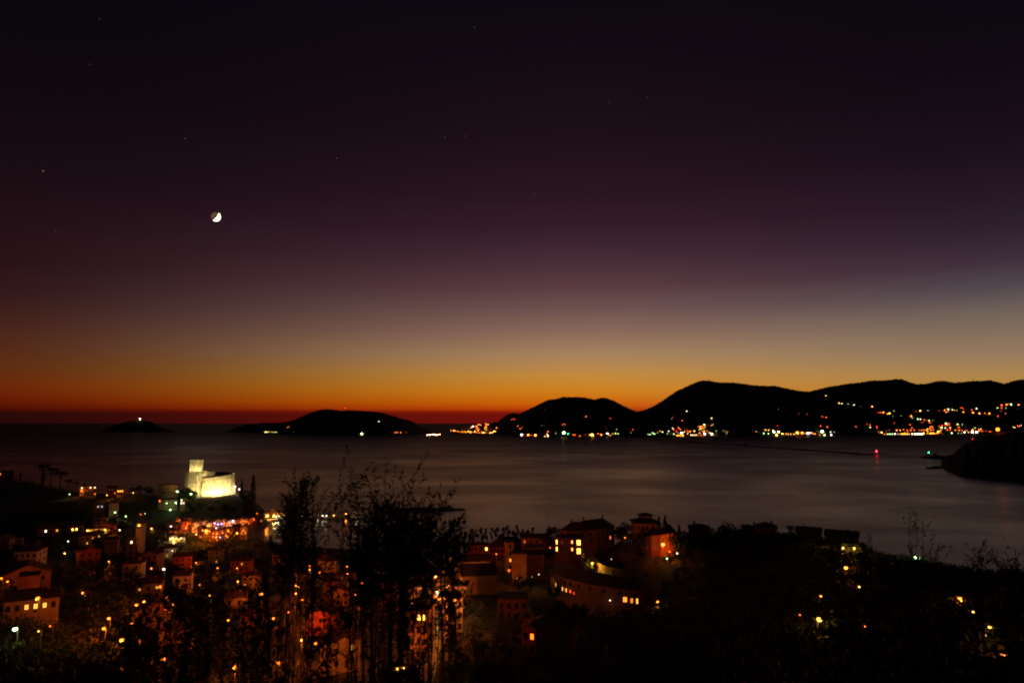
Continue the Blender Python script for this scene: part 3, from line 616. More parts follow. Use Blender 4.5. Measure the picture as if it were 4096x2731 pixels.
# curved buildings -------------------------------------------------------------
def strip_building(name, label, pts, ye, dep, rh, wallc, wins=(), zmin=None, dark=True, cat='building', cornice=True):
    """front wall follows the curve pts [(px, D)], eaves at rows ye"""
    n = len(pts); A = [P(p[0], y, p[1]) for p, y in zip(pts, ye)]; ze = sum(a.z for a in A) / n
    cxm, cym = sum(a.x for a in A) / n, sum(a.y for a in A) / n; z0 = min(H(a.x, a.y) for a in A) - 2
    t = thing(name, label, cat, (cxm, cym, z0 + 2)); loc = lambda x, y, z: (x - cxm, y - cym, z - z0 - 2)
    front = [(a.x, a.y) for a in A]; nor = []
    for i in range(n):
        d = Vector(front[min(i + 1, n - 1)]) - Vector(front[max(i - 1, 0)]); d.normalize(); nor.append(Vector((-d.y, d.x)))
    back = [(f[0] + nn.x * dep, f[1] + nn.y * dep) for f, nn in zip(front, nor)]
    mb = MB(); v = [loc(*f, z0) for f in front] + [loc(*f, a.z) for f, a in zip(front, A)] + [loc(*b, z0) for b in back] + [loc(*b, a.z) for b, a in zip(back, A)]
    fs = []
    for i in range(n - 1): fs += [(i, i + 1, n + i + 1, n + i), (2 * n + i + 1, 2 * n + i, 3 * n + i, 3 * n + i + 1)]
    fs += [(0, n, 3 * n, 2 * n), (n - 1, 3 * n - 1, 4 * n - 1, 2 * n - 1)]
    mb.add(v, fs).obj('wall', m_wall[wallc], t)
    rm = MB(); e = .7; o0 = [(f[0] - nn.x * e, f[1] - nn.y * e) for f, nn in zip(front, nor)]; o1 = [(f[0] + nn.x * (dep + e), f[1] + nn.y * (dep + e)) for f, nn in zip(front, nor)]
    mid = [((a[0] + b[0]) / 2, (a[1] + b[1]) / 2) for a, b in zip(o0, o1)]
    v = [loc(*p, a.z) for p, a in zip(o0, A)] + [loc(*p, a.z + rh) for p, a in zip(mid, A)] + [loc(*p, a.z) for p, a in zip(o1, A)]
    fs = []
    for i in range(n - 1): fs += [(i, i + 1, n + i + 1, n + i), (n + i, n + i + 1, 2 * n + i + 1, 2 * n + i), (i + 1, i, 2 * n + i, 2 * n + i + 1)]
    fs += [(0, n, 2 * n), (n - 1, 3 * n - 1, 2 * n - 1)]
    rf = rm.add(v, fs).obj('roof', m_roofd if dark else m_roof, t)
    for i in range(0, n, 3):
        c = MB().box(-.4, .4, -.4, .4, -1, 1.4).obj('chimney', m_wall['brick'], rf); c.location = loc(mid[i][0], mid[i][1], A[i].z + rh)
    cum = [0]
    for i in range(n - 1): cum.append(cum[-1] + (Vector(front[i + 1]) - Vector(front[i])).length)
    if cornice:
        cb = MB()
        for i in range(n - 1):
            a, b = Vector(front[i]), Vector(front[i + 1]); na = nor[i]
            for dz in (3.1, 6.2):
                q = [a - na * .12, b - na * .12, b + na * .05, a + na * .05]
                zz = [A[i].z - dz, A[i + 1].z - dz, A[i + 1].z - dz, A[i].z - dz]
                cb.prism([loc(p.x, p.y, z) for p, z in zip(q, zz)], [loc(p.x, p.y, z + .25) for p, z in zip(q, zz)])
        cb.obj('cornice', m_conc, t)
    def at(f):
        s = f * cum[-1]; i = max(j for j in range(n - 1) if cum[j] <= s + 1e-6); k = (s - cum[i]) / (cum[i + 1] - cum[i]); a, b = Vector(front[i]), Vector(front[i + 1])
        d = b - a; return a.lerp(b, k) - nor[i] * .04, math.atan2(d.y, d.x), A[i].z * (1 - k) + A[i + 1].z * k
    for f, dz, w, h, lit in wins:
        p, rz, z = at(f); window(t, *loc(p.x, p.y, z - dz), w, h, rz, lit, pale=lit is None and wallc == 'red')
    FOOT.append((cxm, cym + dep / 2, cum[-1] * .3)); return t
ap = [(2242, 352), (2275, 345), (2310, 341), (2350, 340), (2390, 343), (2425, 350), (2458, 360)]
aw = [(f, dz, 1.1, 1.7, None) for dz in (2.0, 5.1) for f in np.linspace(.05, .95, 10)]
aw = [w for i, w in enumerate(aw) if i != 18] + [(.855, 5.1, .9, 2.0, ('o', 60))]
strip_building('apartment_building', 'curved dark apartment building with mansard roof on the shore skyline', ap, [2120, 2121, 2121, 2119, 2116, 2110, 2104], 13, 3.8, 'brick', aw)
lw = [(.12, 1.9, .9, 2.2, ('y', 70)), (.12, 5.2, .9, 2.4, ('y', 90)), (.62, 1.9, .7, 1.5, ('m', 60)), (.62, 5.2, .7, 1.5, ('m', 60)), (.80, 2.2, 1.9, 2.6, ('y', 60)), (.80, 6.0, 1.9, 2.7, ('y', 60)), (.35, 1.9, .9, 1.5, None), (.35, 5.2, .9, 1.5, None)]
strip_building('apartment_wing', 'low brick wing with six bright yellow windows in front of the apartment building', [(2216, 333), (2245, 329), (2275, 327), (2318, 327), (2335, 329)], [2150, 2150, 2150, 2150, 2150], 9, 1.2, 'brick', lw)
rw = [(f, 3.0, .9, 3.6, None) for f in (.10, .18, .34, .46, .68, .80)]
strip_building('red_building', 'curved red building with tall pale windows beside a bright lamp', [(2564, 318), (2580, 306), (2605, 300), (2640, 297), (2675, 296), (2704, 297)], [2150, 2147, 2143, 2138, 2131, 2127], 10, 2.6, 'red', rw, cornice=False)
dw = [(f, dz, .9, 1.4, None) for dz in (1.7, 4.6) for f in np.linspace(.08, .92, 7)]
strip_building('dark_building', 'dark building with a sloping roof in the bend of the lit wall', [(2428, 336), (2450, 327), (2490, 319), (2540, 314), (2600, 312)], [2203, 2206, 2212, 2219, 2222], 12, 4.2, 'brick', dw + [(.24, 3.4, .9, .9, ('w', 40)), (.82, 7.4, .8, 1.6, ('o', 10))])
arc = [(2200, 300), (2214, 282), (2240, 268), (2280, 258), (2330, 251), (2390, 247), (2450, 245), (2510, 245), (2570, 246), (2620, 249)]
arcw = [(f, 1.6, 1.0, 1.3, None) for f in np.linspace(.06, .96, 14)] + [(.30, 4.3, 1.9, 2.2, ('y', 24)), (.445, 4.3, .7, 1.6, ('y', 60)), (.47, 4.3, .5, 1.4, ('m', 30)), (.495, 4.3, .8, 1.6, ('y', 50)), (.545, 4.2, .9, 1.2, ('r', 40)), (.575, 4.5, 1.2, 1.1, ('r', 12)), (.845, 3.5, 1.5, 1.9, ('m', 26)), (.875, 3.6, 1.0, 1.8, ('m', 14)), (.90, 3.6, .7, 2.0, ('y', 24))]
strip_building('arc_building', 'long crescent-shaped building with dark roof and glowing loggias', arc, [2276, 2290, 2303, 2316, 2328, 2339, 2348, 2356, 2362, 2368], 12, 2.8, 'brick', arcw, cornice=False)
# villa with a lookout tower
vp = P(2590, 2092, 335); vb = H(vp.x, 335); v_ = thing('villa', 'villa with a square lookout tower and wide eaves beside cypresses', 'house', (vp.x, 335, vb))
vh = vp.z - vb; kx = 335 / (F * CP + 730 * SP); FOOT.append((vp.x, 341, 9))
MB().box(-50 * kx, 45 * kx, 0, 10, -2, vh).obj('wall', m_wall['pink'], v_)
rr = roof_mesh('hip', 95 * kx, 10, 2.6, 1.0).obj('roof', m_roofd, v_); rr.location = (-2.5 * kx, 0, vh)
tz = P(2590, 2066, 335).z - vb
MB().box(-21 * kx, 23 * kx, 3, 8.5, vh - .5, tz).obj('tower', m_wall['grey'], v_)
r2 = roof_mesh('hip', 46 * kx, 5.5, 1.3, .9).obj('tower_roof', m_roofd, v_); r2.location = (1 * kx, 3, tz)
for x in (-38, -20, 0, 22): window(v_, x * kx, -.03, vh - 2.2, .9, 1.6)
# retaining wall lit by the street lamp in the bend
def strip_wall(name, label, pts, hgt, m):
    mb = MB(); n = len(pts); T = [P(x, y, D) for x, y, D in pts]
    for i in range(n - 1):
        a, b = T[i], T[i + 1]; d = (b - a); d.z = 0; d.normalize(); s = Vector((-d.y, d.x, 0)) * .35
        za, zb = hgt[i], hgt[i + 1]
        mb.prism([a + Vector((0, 0, -za)), b + Vector((0, 0, -zb)), b + s + Vector((0, 0, -zb)), a + s + Vector((0, 0, -za))], [a, b, b + s, a + s])
    return tag(mb.obj(name, m), label, 'wall')
strip_wall('retaining_wall', 'curved roadside wall lit amber by the lamp in the bend', [(2378, 2232, 318), (2390, 2248, 312), (2420, 2262, 303), (2450, 2270, 297), (2490, 2277, 291), (2530, 2282, 287), (2568, 2287, 284)], [6.5, 6.2, 6, 6, 6, 6, 6], m_wall['cream'])
strip_wall('curved_parapet', 'short curved wall end left of the lamp in the bend', [(2338, 2208, 322), (2328, 2218, 326), (2327, 2228, 323), (2336, 2236, 318)], [3, 3.2, 3.2, 3], m_wall['cream'])
# the bright street going down through the middle
def street():
    mb = MB(); pts = []
    for px, D in ((1712, 120), (1724, 150), (1735, 180), (1746, 210), (1760, 235), (1780, 260), (1800, 285), (1812, 305)):
        X = ray(px, 2380)[0] * D; pts.append((X, D, H(X, D) + .55))
    for i in range(len(pts) - 1):
        (x, y, z), (a, b, c2) = pts[i], pts[i + 1]; mb.add([(x - 3.4, y, z), (x + 3.4, y, z), (a + 3.4, b, c2), (a - 3.4, b, c2)], [(0, 1, 2, 3)])
    struct(mb.obj('street', m_conc))
street()
for i, (a, b, y, D, cname, lab) in enumerate([(1690, 1722, 2330, 255, 'ochre', 'ochre house on the left side of the bright street'), (1640, 1690, 2345, 235, 'pink', 'dim salmon house left of the bright street with a lit lower window'),
      (1818, 1866, 2345, 240, 'ochre', 'orange-lit house on the right side of the bright street'), (1640, 1712, 2440, 185, 'pink', 'house with two yellow windows low on the left of the bright street'),
      (1790, 1850, 2392, 205, 'cream', 'amber-lit house low on the right of the bright street'), (1735, 1790, 2305, 292, 'cream', 'small house at the far end of the bright street'), (1530, 1590, 2340, 300, 'pink', 'dim house farther left of the bright street')]):
    house(lab, a, b, y, D, 8, 'hip', cname, random.uniform(-.3, .3), lit=((_, ('y', 70), ('y', 60)) if 'yellow' in lab else ((_, _, _, ('y', 50)) if 'lit lower' in lab else ())), nwin=3)
# houses glimpsed through the foreground foliage
for i in range(38):
    px = random.uniform(330, 1680); D = random.uniform(190, 560); X = ray(px, 2350)[0] * D
    if H(X, D) < 2.2 or any((X - f[0]) ** 2 + (D - f[1]) ** 2 < (f[2] + 6) ** 2 for f in FOOT): continue
    w = random.uniform(8, 13) / D * F; h = random.uniform(6, 9.5); lo, hi = 1700, 3200
    for _i in range(40):
        m_ = (lo + hi) / 2
        if CAMZ + ray(px, m_)[1] * D > H(X, D) + h: lo = m_
        else: hi = m_
    house('house glimpsed through the dark foreground shrubs', px - w / 2, px + w / 2, lo, D, random.uniform(7, 10), random.choice(('hip', 'ridge', 'gable')), random.choice(('ochre', 'pink', 'cream', 'red')), random.uniform(-.4, .4),
          lit=tuple(random.choice((_,) * 16 + (('y', 11), ('m', 12))) for k in range(9)), group='houses behind the foreground shrubs')

# ------------------------------------------------------------------ street lamps
def bulb(c, watts, parent, loc):
    b = bpy.data.lights.new('bulb', 'POINT'); b.energy = watts; b.color = HEX[c]; b.shadow_soft_size = .2
    o = bpy.data.objects.new('bulb', b); COL.objects.link(o); o.parent = parent; o.location = loc
def lamp(px, py, c='o', r=.45, s=60, label=None, group=None, D=None, pole=5.5, name='street_lamp', cat='street lamp', arm=True):
    if D is None: D = land(px, py, pole, 60)
    hp = P(px, py, D); g = H(hp.x, hp.y); ph = max(hp.z - g, 2.0)
    t = thing(name, label, cat, (hp.x, hp.y, hp.z - ph), 0, group)
    MB().tube([(0, .9, -.6), (0, .9, ph * .6), (0, .9, ph + r * .9), (0, .5, ph + r * 1.25), (0, 0, ph + r * 1.05)], [.1, .08, .07, .06, .06], 5).obj('pole', m_metal, t)
    h = MB().ball((0, 0, 0), r, nu=10, nv=6, sz=.8).obj('lamp_head', lampmat(c, 6), t, True); h.location = (0, 0, ph)
    bulb(c, 39.5 * r * r * s * .85, t, (0, -r * .6, ph - r * 1.7))
    k = MB().prism([(-r * .75, -r * .75, 0), (r * .75, -r * .75, 0), (r * .75, r * .75, 0), (-r * .75, r * .75, 0)], [(-.1, -.1, .25), (.1, -.1, .25), (.1, .1, .25), (-.1, .1, .25)]).obj('shade', m_metal, t); k.location = (0, 0, ph + r * .8)
    return t
NL = [ # x, y, colour, radius, strength, D, label
 (151,2391,'o',.42,40,175,'orange street lamp with bright halo low on the left'), (146,2395,'y',.25,60,176,'small yellow lamp touching the orange street lamp low on the left'),
 (60,2515,'g',.42,32,None,'greenish-white street lamp near the bottom left corner'), (154,2523,'y',.14,40,None,'small yellow-red lamp right of the greenish lamp at bottom left'), (200,2503,'o',.14,40,None,'tiny orange lamp above the yellow-red one at bottom left'),
 (259,2212,'y',.35,50,None,'yellow-orange street lamp right of the pale villa'), (272,2164,'w',.3,50,None,'small white lamp below the bright terrace window'), (4,2312,'o',.4,30,None,'orange lamp at the left image edge beside the gabled house'),
 (350,2121,'y',.5,110,495,'bright yellow-white lamp on the corner of the cream house'), (421,2117,'y',.5,80,502,'yellow-white lamp on the narrow white house'), (478,2119,'w',.4,60,None,'white lamp between the cream houses and the bell tower'),
 (556,2099,'m',.7,60,455,'large amber lamp in front of the bell tower'), (606,2113,'y',.6,70,None,'yellow lamp right of the bell tower'), (667,2012,'g',.55,12,728,'left greenish lamp on the yellow-lit house under the castle'),
 (703,2010,'g',.8,16,728,'large greenish-yellow lamp on the yellow-lit house under the castle'), (681,2038,'g',.8,22,None,'bluish-white lamp below the yellow-lit house'), (709,1965,'g',1.0,24,748,'large greenish-white lamp right of the long palazzo'),
 (764,1975,'g',.95,26,752,'large white lamp in front of the castle bastion'), (460,2049,'g',.7,26,630,'greenish lamp at the foot of the green-washed house'), (503,2064,'g',.5,60,None,'small greenish lamp right of the green-washed house'),
 (278,1976,'g',.45,50,None,'tiny greenish lamp on the dark hill left of the hilltop house'), (428,1979,'y',.5,50,None,'pale yellow lamp below the dim reddish hilltop house'), (326,1962,'m',.7,40,786,'pale orange lamp on the corner of the hilltop house'),
 (459,1971,'o',.4,30,None,'dim orange lamp on the dim reddish hilltop house'), (532,1970,'y',.5,40,None,'pale lamp at the right end of the hilltop row'), (580,2053,'g',.35,25,None,'faint green lamp in the trees left of the castle foot'),
 (562,2056,'o',.35,30,None,'faint orange lamp in the trees left of the castle foot'), (684,2104,'p',.5,60,640,'pinkish-white lamp at the left of the old town'), (942,1945,'p',.6,60,805,'pinkish lamp at the upper right corner of the castle'), (957,1956,'p',.8,80,800,'white lamp at the lower right of the castle'),
 (744,2110,'o',.8,70,655,'broad orange lamp in the middle left of the old town'), (785,2136,'y',.55,60,610,'small yellow lamp on the front row of the old town'), (833,2105,'y',1.4,90,655,'largest yellow-white lamp in the old town'), (825,2122,'m',1.2,90,612,'large amber lamp below the largest old town lamp'),
 (846,2112,'w',.6,60,640,'white lamp between the two large old town lamps'), (810,2120,'m',.5,50,618,'small amber lamp left of the large amber old town lamp'), (866,2111,'p',.7,70,640,'pink-white lamp under the blue lights'),
 (858,2092,'v',.6,60,672,'violet lamp left of the blue lights'), (872,2096,'B',.8,70,668,'left of the two bright blue-white lights'), (886,2094,'B',.8,70,670,'right of the two bright blue-white lights'), (880,2148,'B',.5,14,598,'dim blue light below the old town lamps'),
 (909,2100,'r',.6,70,664,'red-orange lamp right of the blue lights'), (932,2083,'p',.9,80,690,'large pinkish-white lamp at the right of the old town'), (915,2091,'o',.4,40,680,'small orange lamp beside the red-orange lamp'), (948,2131,'m',.8,80,612,'orange lamp alone below the old town'),
 (905,2141,'o',.5,60,600,'orange lamp over a lit post below the old town'), (864,2148,'m',.5,60,598,'amber lamp left of the dim blue light'), (978,2083,'o',.4,50,700,'orange lamp among the right-hand old town roofs'), (1028,2053,'o',.45,40,760,'small orange lamp at the foot of the castle rock'),
 (690,2152,'w',.6,60,566,'white lamp under the bright restaurant front'), (694,2164,'y',1.1,80,552,'big yellow-white lamp below the bright restaurant'), (725,2152,'w',.5,60,566,'white lamp right of the bright restaurant'), (715,2157,'y',.35,50,560,'small yellow lamp between restaurant and white house'), (690,2202,'w',.3,30,480,'tiny white lamp below the restaurant in the dark'),
 (1044,2375,'m',.75,80,300,'bright yellow-orange lamp shining through the foliage left of centre'), (668,2388,'o',.4,90,215,'orange lamp through the leaves in the lower left'), (693,2416,'y',.22,50,205,'small yellow lamp beside the orange lamp in the lower left'),
 (605,2272,'o',.35,60,330,'small orange lamp among leaves left of the white glints'), (655,2275,'w',.5,50,335,'white glinting lamp among leaves in the left middle'), (840,2380,'y',.3,70,240,'yellow-white lamp among leaves with a lit wall beside it'),
 (1278,2287,'o',.35,60,330,'small orange lamp in the dark foliage left of centre'), (1487,2314,'o',.4,60,300,'orange lamp in the dark foliage near the centre'), (1094,2472,'o',.3,70,200,'orange lamp low in the foliage'), (1262,2572,'o',.3,80,160,'orange lamp with a lit stem low in the foliage'), (1612,2669,'y',.3,60,130,'yellow lamp near the bottom edge under the bright street'), (1590,2672,'y',.25,50,130,'second yellow lamp near the bottom edge under the bright street'),
 (1743,2305,'m',.4,270,285,'tall yellow lamp at the upper left of the bright street'), (1815,2310,'m',.4,270,280,'amber lamp at the upper right of the bright street'), (1754,2357,'m',.5,270,235,'bright lamp in the middle of the bright street'), (1750,2367,'w',.45,270,228,'white lamp just below the middle of the bright street'), (1757,2395,'m',.45,210,205,'oval yellow lamp in the lower bright street'), (1822,2400,'m',.35,270,200,'amber lamp lighting the house right of the bright street'),
 (1743,2418,'o',.18,60,190,'tiny orange lamp left in the lower bright street'), (1742,2384,'o',.18,60,212,'tiny orange lamp at the left edge of the bright street'), (1786,2348,'y',.2,80,248,'small yellow lamp at the right edge of the bright street'), (1795,2342,'y',.2,80,256,'small yellow lamp at the far right of the bright street'), (1673,2388,'y',.22,50,236,'small lamp on the dim salmon house'), (1708,2352,'g',.2,40,250,'tiny bluish lamp left of the bright street'),
 (1822,2240,'o',.3,60,322,'small red-orange lamp at the left end of the long white house'), (1804,2232,'o',.4,40,330,'lit lantern left of the long white house'), (2071,2312,'y',.32,50,None,'yellow garden lamp below the tall block'), (2128,2305,'y',.25,50,None,'small yellow lamp right of the garden lamp'), (2155,2296,'w',.15,30,None,'tiny white lamp in the garden trees'),
 (2369,2252,'y',.5,70,308,'bright lamp in the bend of the lit wall'), (2652,2177,'m',.75,80,290,'large amber lamp in front of the curved red building'), (2678,2205,'o',.26,20,None,'small orange lamp below the curved red building'), (2709,2212,'w',.26,10,None,'small white lamp right of the curved red building'), (2668,2233,'g',.28,8,None,'greenish lamp in the bushes below the red building'),
 (2631,2405,'m',.3,70,None,'small orange lamp at the right end of the crescent building'), (2440,2400,'w',.2,4,None,'tiny white lights under the crescent building'), (2075,2235,'o',.2,20,None,'tiny orange lamp by the tall block'),
 (1890,2286,'o',.3,110,304,'lamp hidden behind the dark roof below the long white house'), (2036,2280,'o',.3,60,284,'small orange lamp at the foot of the tall block'), (2200,2190,'o',.3,60,352,'orange lamp before the gabled ochre house'), (2552,2152,'o',.4,40,322,'orange lamp under the lit face of the villa'), (2500,2150,'o',.3,40,335,'dim orange lamp between apartment building and villa'), (1985,2215,'o',.3,60,358,'orange lamp below the pillared loggia'),
 (185,2262,'o',.35,80,322,'orange lamp lighting the right side of the pale villa'), (30,2325,'o',.3,60,246,'orange lamp lighting the wide gabled house'), (165,2352,'o',.35,90,226,'orange lamp right of the flat-roofed block'), (640,2345,'o',.35,110,260,'orange lamp lighting a wall among leaves at lower left'), (330,2370,'o',.35,110,250,'orange lamp lighting walls right of the low left houses'), (1060,2320,'o',.4,110,330,'upper orange lamp in the lit gap left of centre'),
 (3384,2270,'m',.45,100,None,'bright amber lamp high on the dark right-hand slope'), (3283,2383,'m',.22,60,None,'white lamp in lit branches on the dark right-hand slope'), (3278,2476,'y',.42,60,None,'brightest white lamp on the dark right-hand slope'), (3437,2346,'y',.2,50,None,'small white lamp below the amber lamp on the right-hand slope'),
 (3842,2395,'m',.38,100,None,'bright amber lamp at the right of the dark slope'), (3893,2446,'y',.12,40,None,'tiny lamp below the right amber lamp'), (3959,2507,'y',.12,40,None,'tiny lamp halfway down the right edge of the slope'), (3948,2541,'y',.09,40,None,'faintest lamp near the right edge of the slope'), (4006,2623,'m',.3,100,None,'bright amber lamp near the bottom right corner'),
 (3460,2504,'o',.1,40,None,'tiny lone orange lamp low on the right-hand slope'), (3662,2227,'g',.4,300,None,'green-white lamp lighting a bush on the right-hand ridge'), (3373,2190,'y',.3,700,254,'left lamp in the yellow-lit tree on the right-hand ridge'), (3417,2191,'y',.3,700,254,'right lamp in the yellow-lit tree on the right-hand ridge'), (3200,2458,'o',.12,30,None,'tiny orange lamp left of the brightest slope lamp'),
]
for x, y, c_, r_, s_, D_, lab in NL: lamp(x, y, c_, r_, s_ * ((2.3 if c_ in 'omry' else .9) if x < 2000 else 1.5 if x < 2800 else .5), lab, 'street lamps of the near town', D_, 3.2 if x > 2800 else 5.5)
for i, (a, b, y, D, cname) in enumerate(OT):      # extra lamps added before the old town houses to strengthen the orange glow
    if i % 5 != 2: lamp((a + b) / 2 + random.uniform(-6, 6), y + random.uniform(9, 16), random.choice('ommo'), .4, 80, 'added small orange lamp in the lanes of the old town under the castle', 'added lane lamps of the old town', D - 4)
for i in range(46):     # lamps in the lanes behind the foreground shrubs
    px = random.uniform(380, 1720); D = random.uniform(140, 520); X = ray(px, 2350)[0] * D; g = H(X, D)
    if g < 2.2: continue
    lo, hi = 1700, 3200
    for _i in range(40):
        m_ = (lo + hi) / 2
        if CAMZ + ray(px, m_)[1] * D > g + 6: lo = m_
        else: hi = m_
    lamp(px, lo, random.choice('ooom'), .32, 520, 'orange lane lamp glimpsed through the dark foreground shrubs', 'lane lamps behind the shrubs', D)

# ------------------------------------------------------------------ lights and houses on the far shore
def far_lamp_mesh(c, s):
    k = ('far', c, s)
    if k not in PANES:
        PANES[k] = MB().tube([(0, 0, -4.2), (0, 0, .2)], [.16, .12], 4, 1).ball((0, 0, 0), 1.0, 0, 8, 5, .8).mesh('street_lamp', [lampmat(c, s), m_metal], False)
    return PANES[k]
FHM = {}
def far_house_mesh(wc):
    if wc not in FHM:
        mb = MB().box(-6, 6, 0, 9, -6, 7, 0); r = roof_mesh('hip', 12, 9, 2.4, .6); mb.add([(v[0], v[1], v[2] + 7) for v in r.v], r.f, 1)
        for z in (2, 5):
            for x in (-3.6, 0, 3.6): mb.box(x - .6, x + .6, -.08, .05, z - .8, z + .8, 2)
        FHM[wc] = mb.mesh('hillside_house', [m_wall[wc], m_roof, m_glass])
    return FHM[wc]
SIZES = {1: (3.0, 2.2), 2: (4.2, 5.5), 3: (5.7, 10), 4: (8.4, 17), 5: (11.5, 22)}
SMALL = MB(); SMATS = []
CN = {'o': 'orange', 'r': 'reddish', 'y': 'yellow', 'w': 'white', 'g': 'greenish-white', 'p': 'pinkish-white', 'R': 'red', 'G': 'green', 'm': 'amber'}
def far_light(hname, px, py, c, sz, where, house_p=0.4, label=None, up=7.0):
    p = on_hill(hname, px, py); k = p.y / 6500; r, s = SIZES[sz]
    if sz <= 2 and label is None and hname != 'wooded_island':      # the many small lights of the far towns read as one glitter
        mt = lampmat(c, s)
        if mt not in SMATS: SMATS.append(mt)
        SMALL.tube([p + Vector((0, 0, -7)), p], [.3, .2], 4, 0).ball(p, r * k, 1 + SMATS.index(mt), 7, 5, .85)
    else:
        o = put(far_lamp_mesh(c, s), 'street_lamp' if sz < 4 else 'floodlight_mast', None, p, None, r * k)
        tag(o, label or '%s %s light %s' % ({1: 'faint', 2: 'small', 3: 'bright', 4: 'large bright', 5: 'very large'}[sz], CN[c], where), 'street lamp', '%s %s lights %s' % ({1: 'faint', 2: 'small', 3: 'bright', 4: 'large', 5: 'very large'}[sz], CN[c], where))
    if random.random() < house_p:
        q = p + Vector((random.uniform(-14, 14), 16, 0)); wc = random.choice(('ochre', 'cream', 'pink', 'white'))
        hcol, pw = HILLS[hname]
        h = put(far_house_mesh(wc), 'hillside_house', None, (q.x, q.y, p.z - 4), random.uniform(-.4, .4) - math.atan(q.x / q.y) * .6, random.uniform(.9, 1.3))
        tag(h, 'small %s house lit by the lamps %s' % ({'ochre': 'ochre', 'cream': 'cream', 'pink': 'salmon', 'white': 'white'}[wc], where), 'house', '%s houses %s' % (wc, where))
def Z(x0, y0, sc, rows, hname, where, hp=.4, skip=()):
    for zx, zy, c, s in rows: far_light(hname, x0 + zx / sc, y0 + zy / sc, c, s, where, hp)
# village under the mountain's left shoulder
Z(2580, 1620, 6.918, [(15,812,'g',2),(88,765,'g',1),(88,810,'g',2),(138,815,'g',2),(172,805,'g',1),(207,766,'g',2),(260,802,'g',3),(345,768,'g',2),(350,797,'g',2),(415,718,'o',2),(430,825,'g',2),(487,745,'g',3),(545,824,'g',2),(470,798,'g',1),(522,780,'g',1),(620,792,'g',2),(655,720,'w',2),(690,680,'w',1),(700,800,'y',1),(768,642,'w',2),(800,682,'r',2),(888,682,'r',1),(905,597,'r',1),(940,635,'o',2),(975,675,'o',2),(1000,655,'o',1),(868,732,'r',2),(1080,660,'o',2),(1085,737,'w',2),(1120,738,'o',1),(1155,672,'r',1),(1180,718,'o',2),(1240,735,'m',3),(1285,722,'o',2),(1205,640,'r',1),(1248,617,'w',2),(1335,628,'g',1),(1370,720,'y',3),(1397,705,'y',2),(1470,675,'g',2),(1182,788,'y',2),(1395,572,'o',2),(1418,560,'o',2),(1418,584,'r',1),(1463,555,'o',1),(1480,587,'o',2),(1545,583,'o',2),(1585,583,'o',2),(1525,610,'y',2),(1545,610,'y',1),(1655,587,'o',2),(1615,608,'r',1),(1580,634,'o',2),(1612,634,'o',2),(1525,652,'y',2),(1550,652,'y',2),(1662,630,'g',1),(1630,538,'g',2),(1652,538,'g',2),(1730,540,'o',2),(1780,510,'o',2),(1750,495,'r',1),(1730,570,'m',1),(1755,572,'m',2),(1785,574,'m',2),(1850,553,'o',2),(1878,537,'g',1),(1815,566,'g',1),(1988,535,'o',2),(1512,692,'r',1),(1575,710,'y',1),(1640,710,'y',2),(1722,716,'o',2),(1745,725,'o',1),(1610,747,'o',2),(1512,770,'y',2),(1775,765,'y',2),(1790,765,'w',1),(2078,678,'o',2),(2030,680,'r',1),(1970,712,'g',1),(2170,708,'g',1),(2262,782,'g',1),(2240,730,'y',1),(2290,732,'y',1),(800,797,'g',2),(925,772,'g',1)], 'mountain', 'in the village under the big mountain', .3)
Z(2580, 1620, 6.918, [(1045,122,'r',2),(1158,166,'w',2),(1290,203,'y',1),(1185,255,'r',1),(1168,296,'r',1),(730,330,'r',2),(768,330,'r',1),(738,376,'w',2),(1030,433,'r',3),(1265,390,'o',3),(1222,432,'r',1),(1285,461,'y',1),(1760,398,'m',2),(1795,398,'m',2),(1846,360,'w',2)], 'mountain', 'scattered up the slope of the big mountain', .5)
Z(2580, 1620, 6.918, [(712,828,'m',3),(752,835,'m',3),(850,838,'m',3),(905,838,'m',3),(962,836,'m',3),(1005,833,'m',2),(1040,835,'m',3),(1062,835,'m',2),(690,850,'y',2)], 'mountain', 'in the amber row on the quay below the mountain', 0)
Z(2580, 1620, 6.918, [(1272,828,'w',2),(1318,826,'w',2),(1362,824,'y',2),(1410,824,'w',2),(1455,824,'o',2),(1545,832,'o',2),(1588,830,'r',1)], 'mountain', 'in the pale row on the quay below the mountain', 0)
far_light('mountain', 2580 + 1015 / 6.918, 1620 + 770 / 6.918, 'w', 4, '', 0, 'dazzling white floodlight above the amber quay row')
far_light('mountain', 2580 + 1652 / 6.918, 1620 + 790 / 6.918, 'p', 4, '', 0, 'dazzling pinkish floodlight on the quay below the mountain')
far_light('mountain', 2580 + 1848 / 6.918, 1620 + 795 / 6.918, 'w', 4, '', 0, 'dazzling white floodlight at the right end of the village quay')
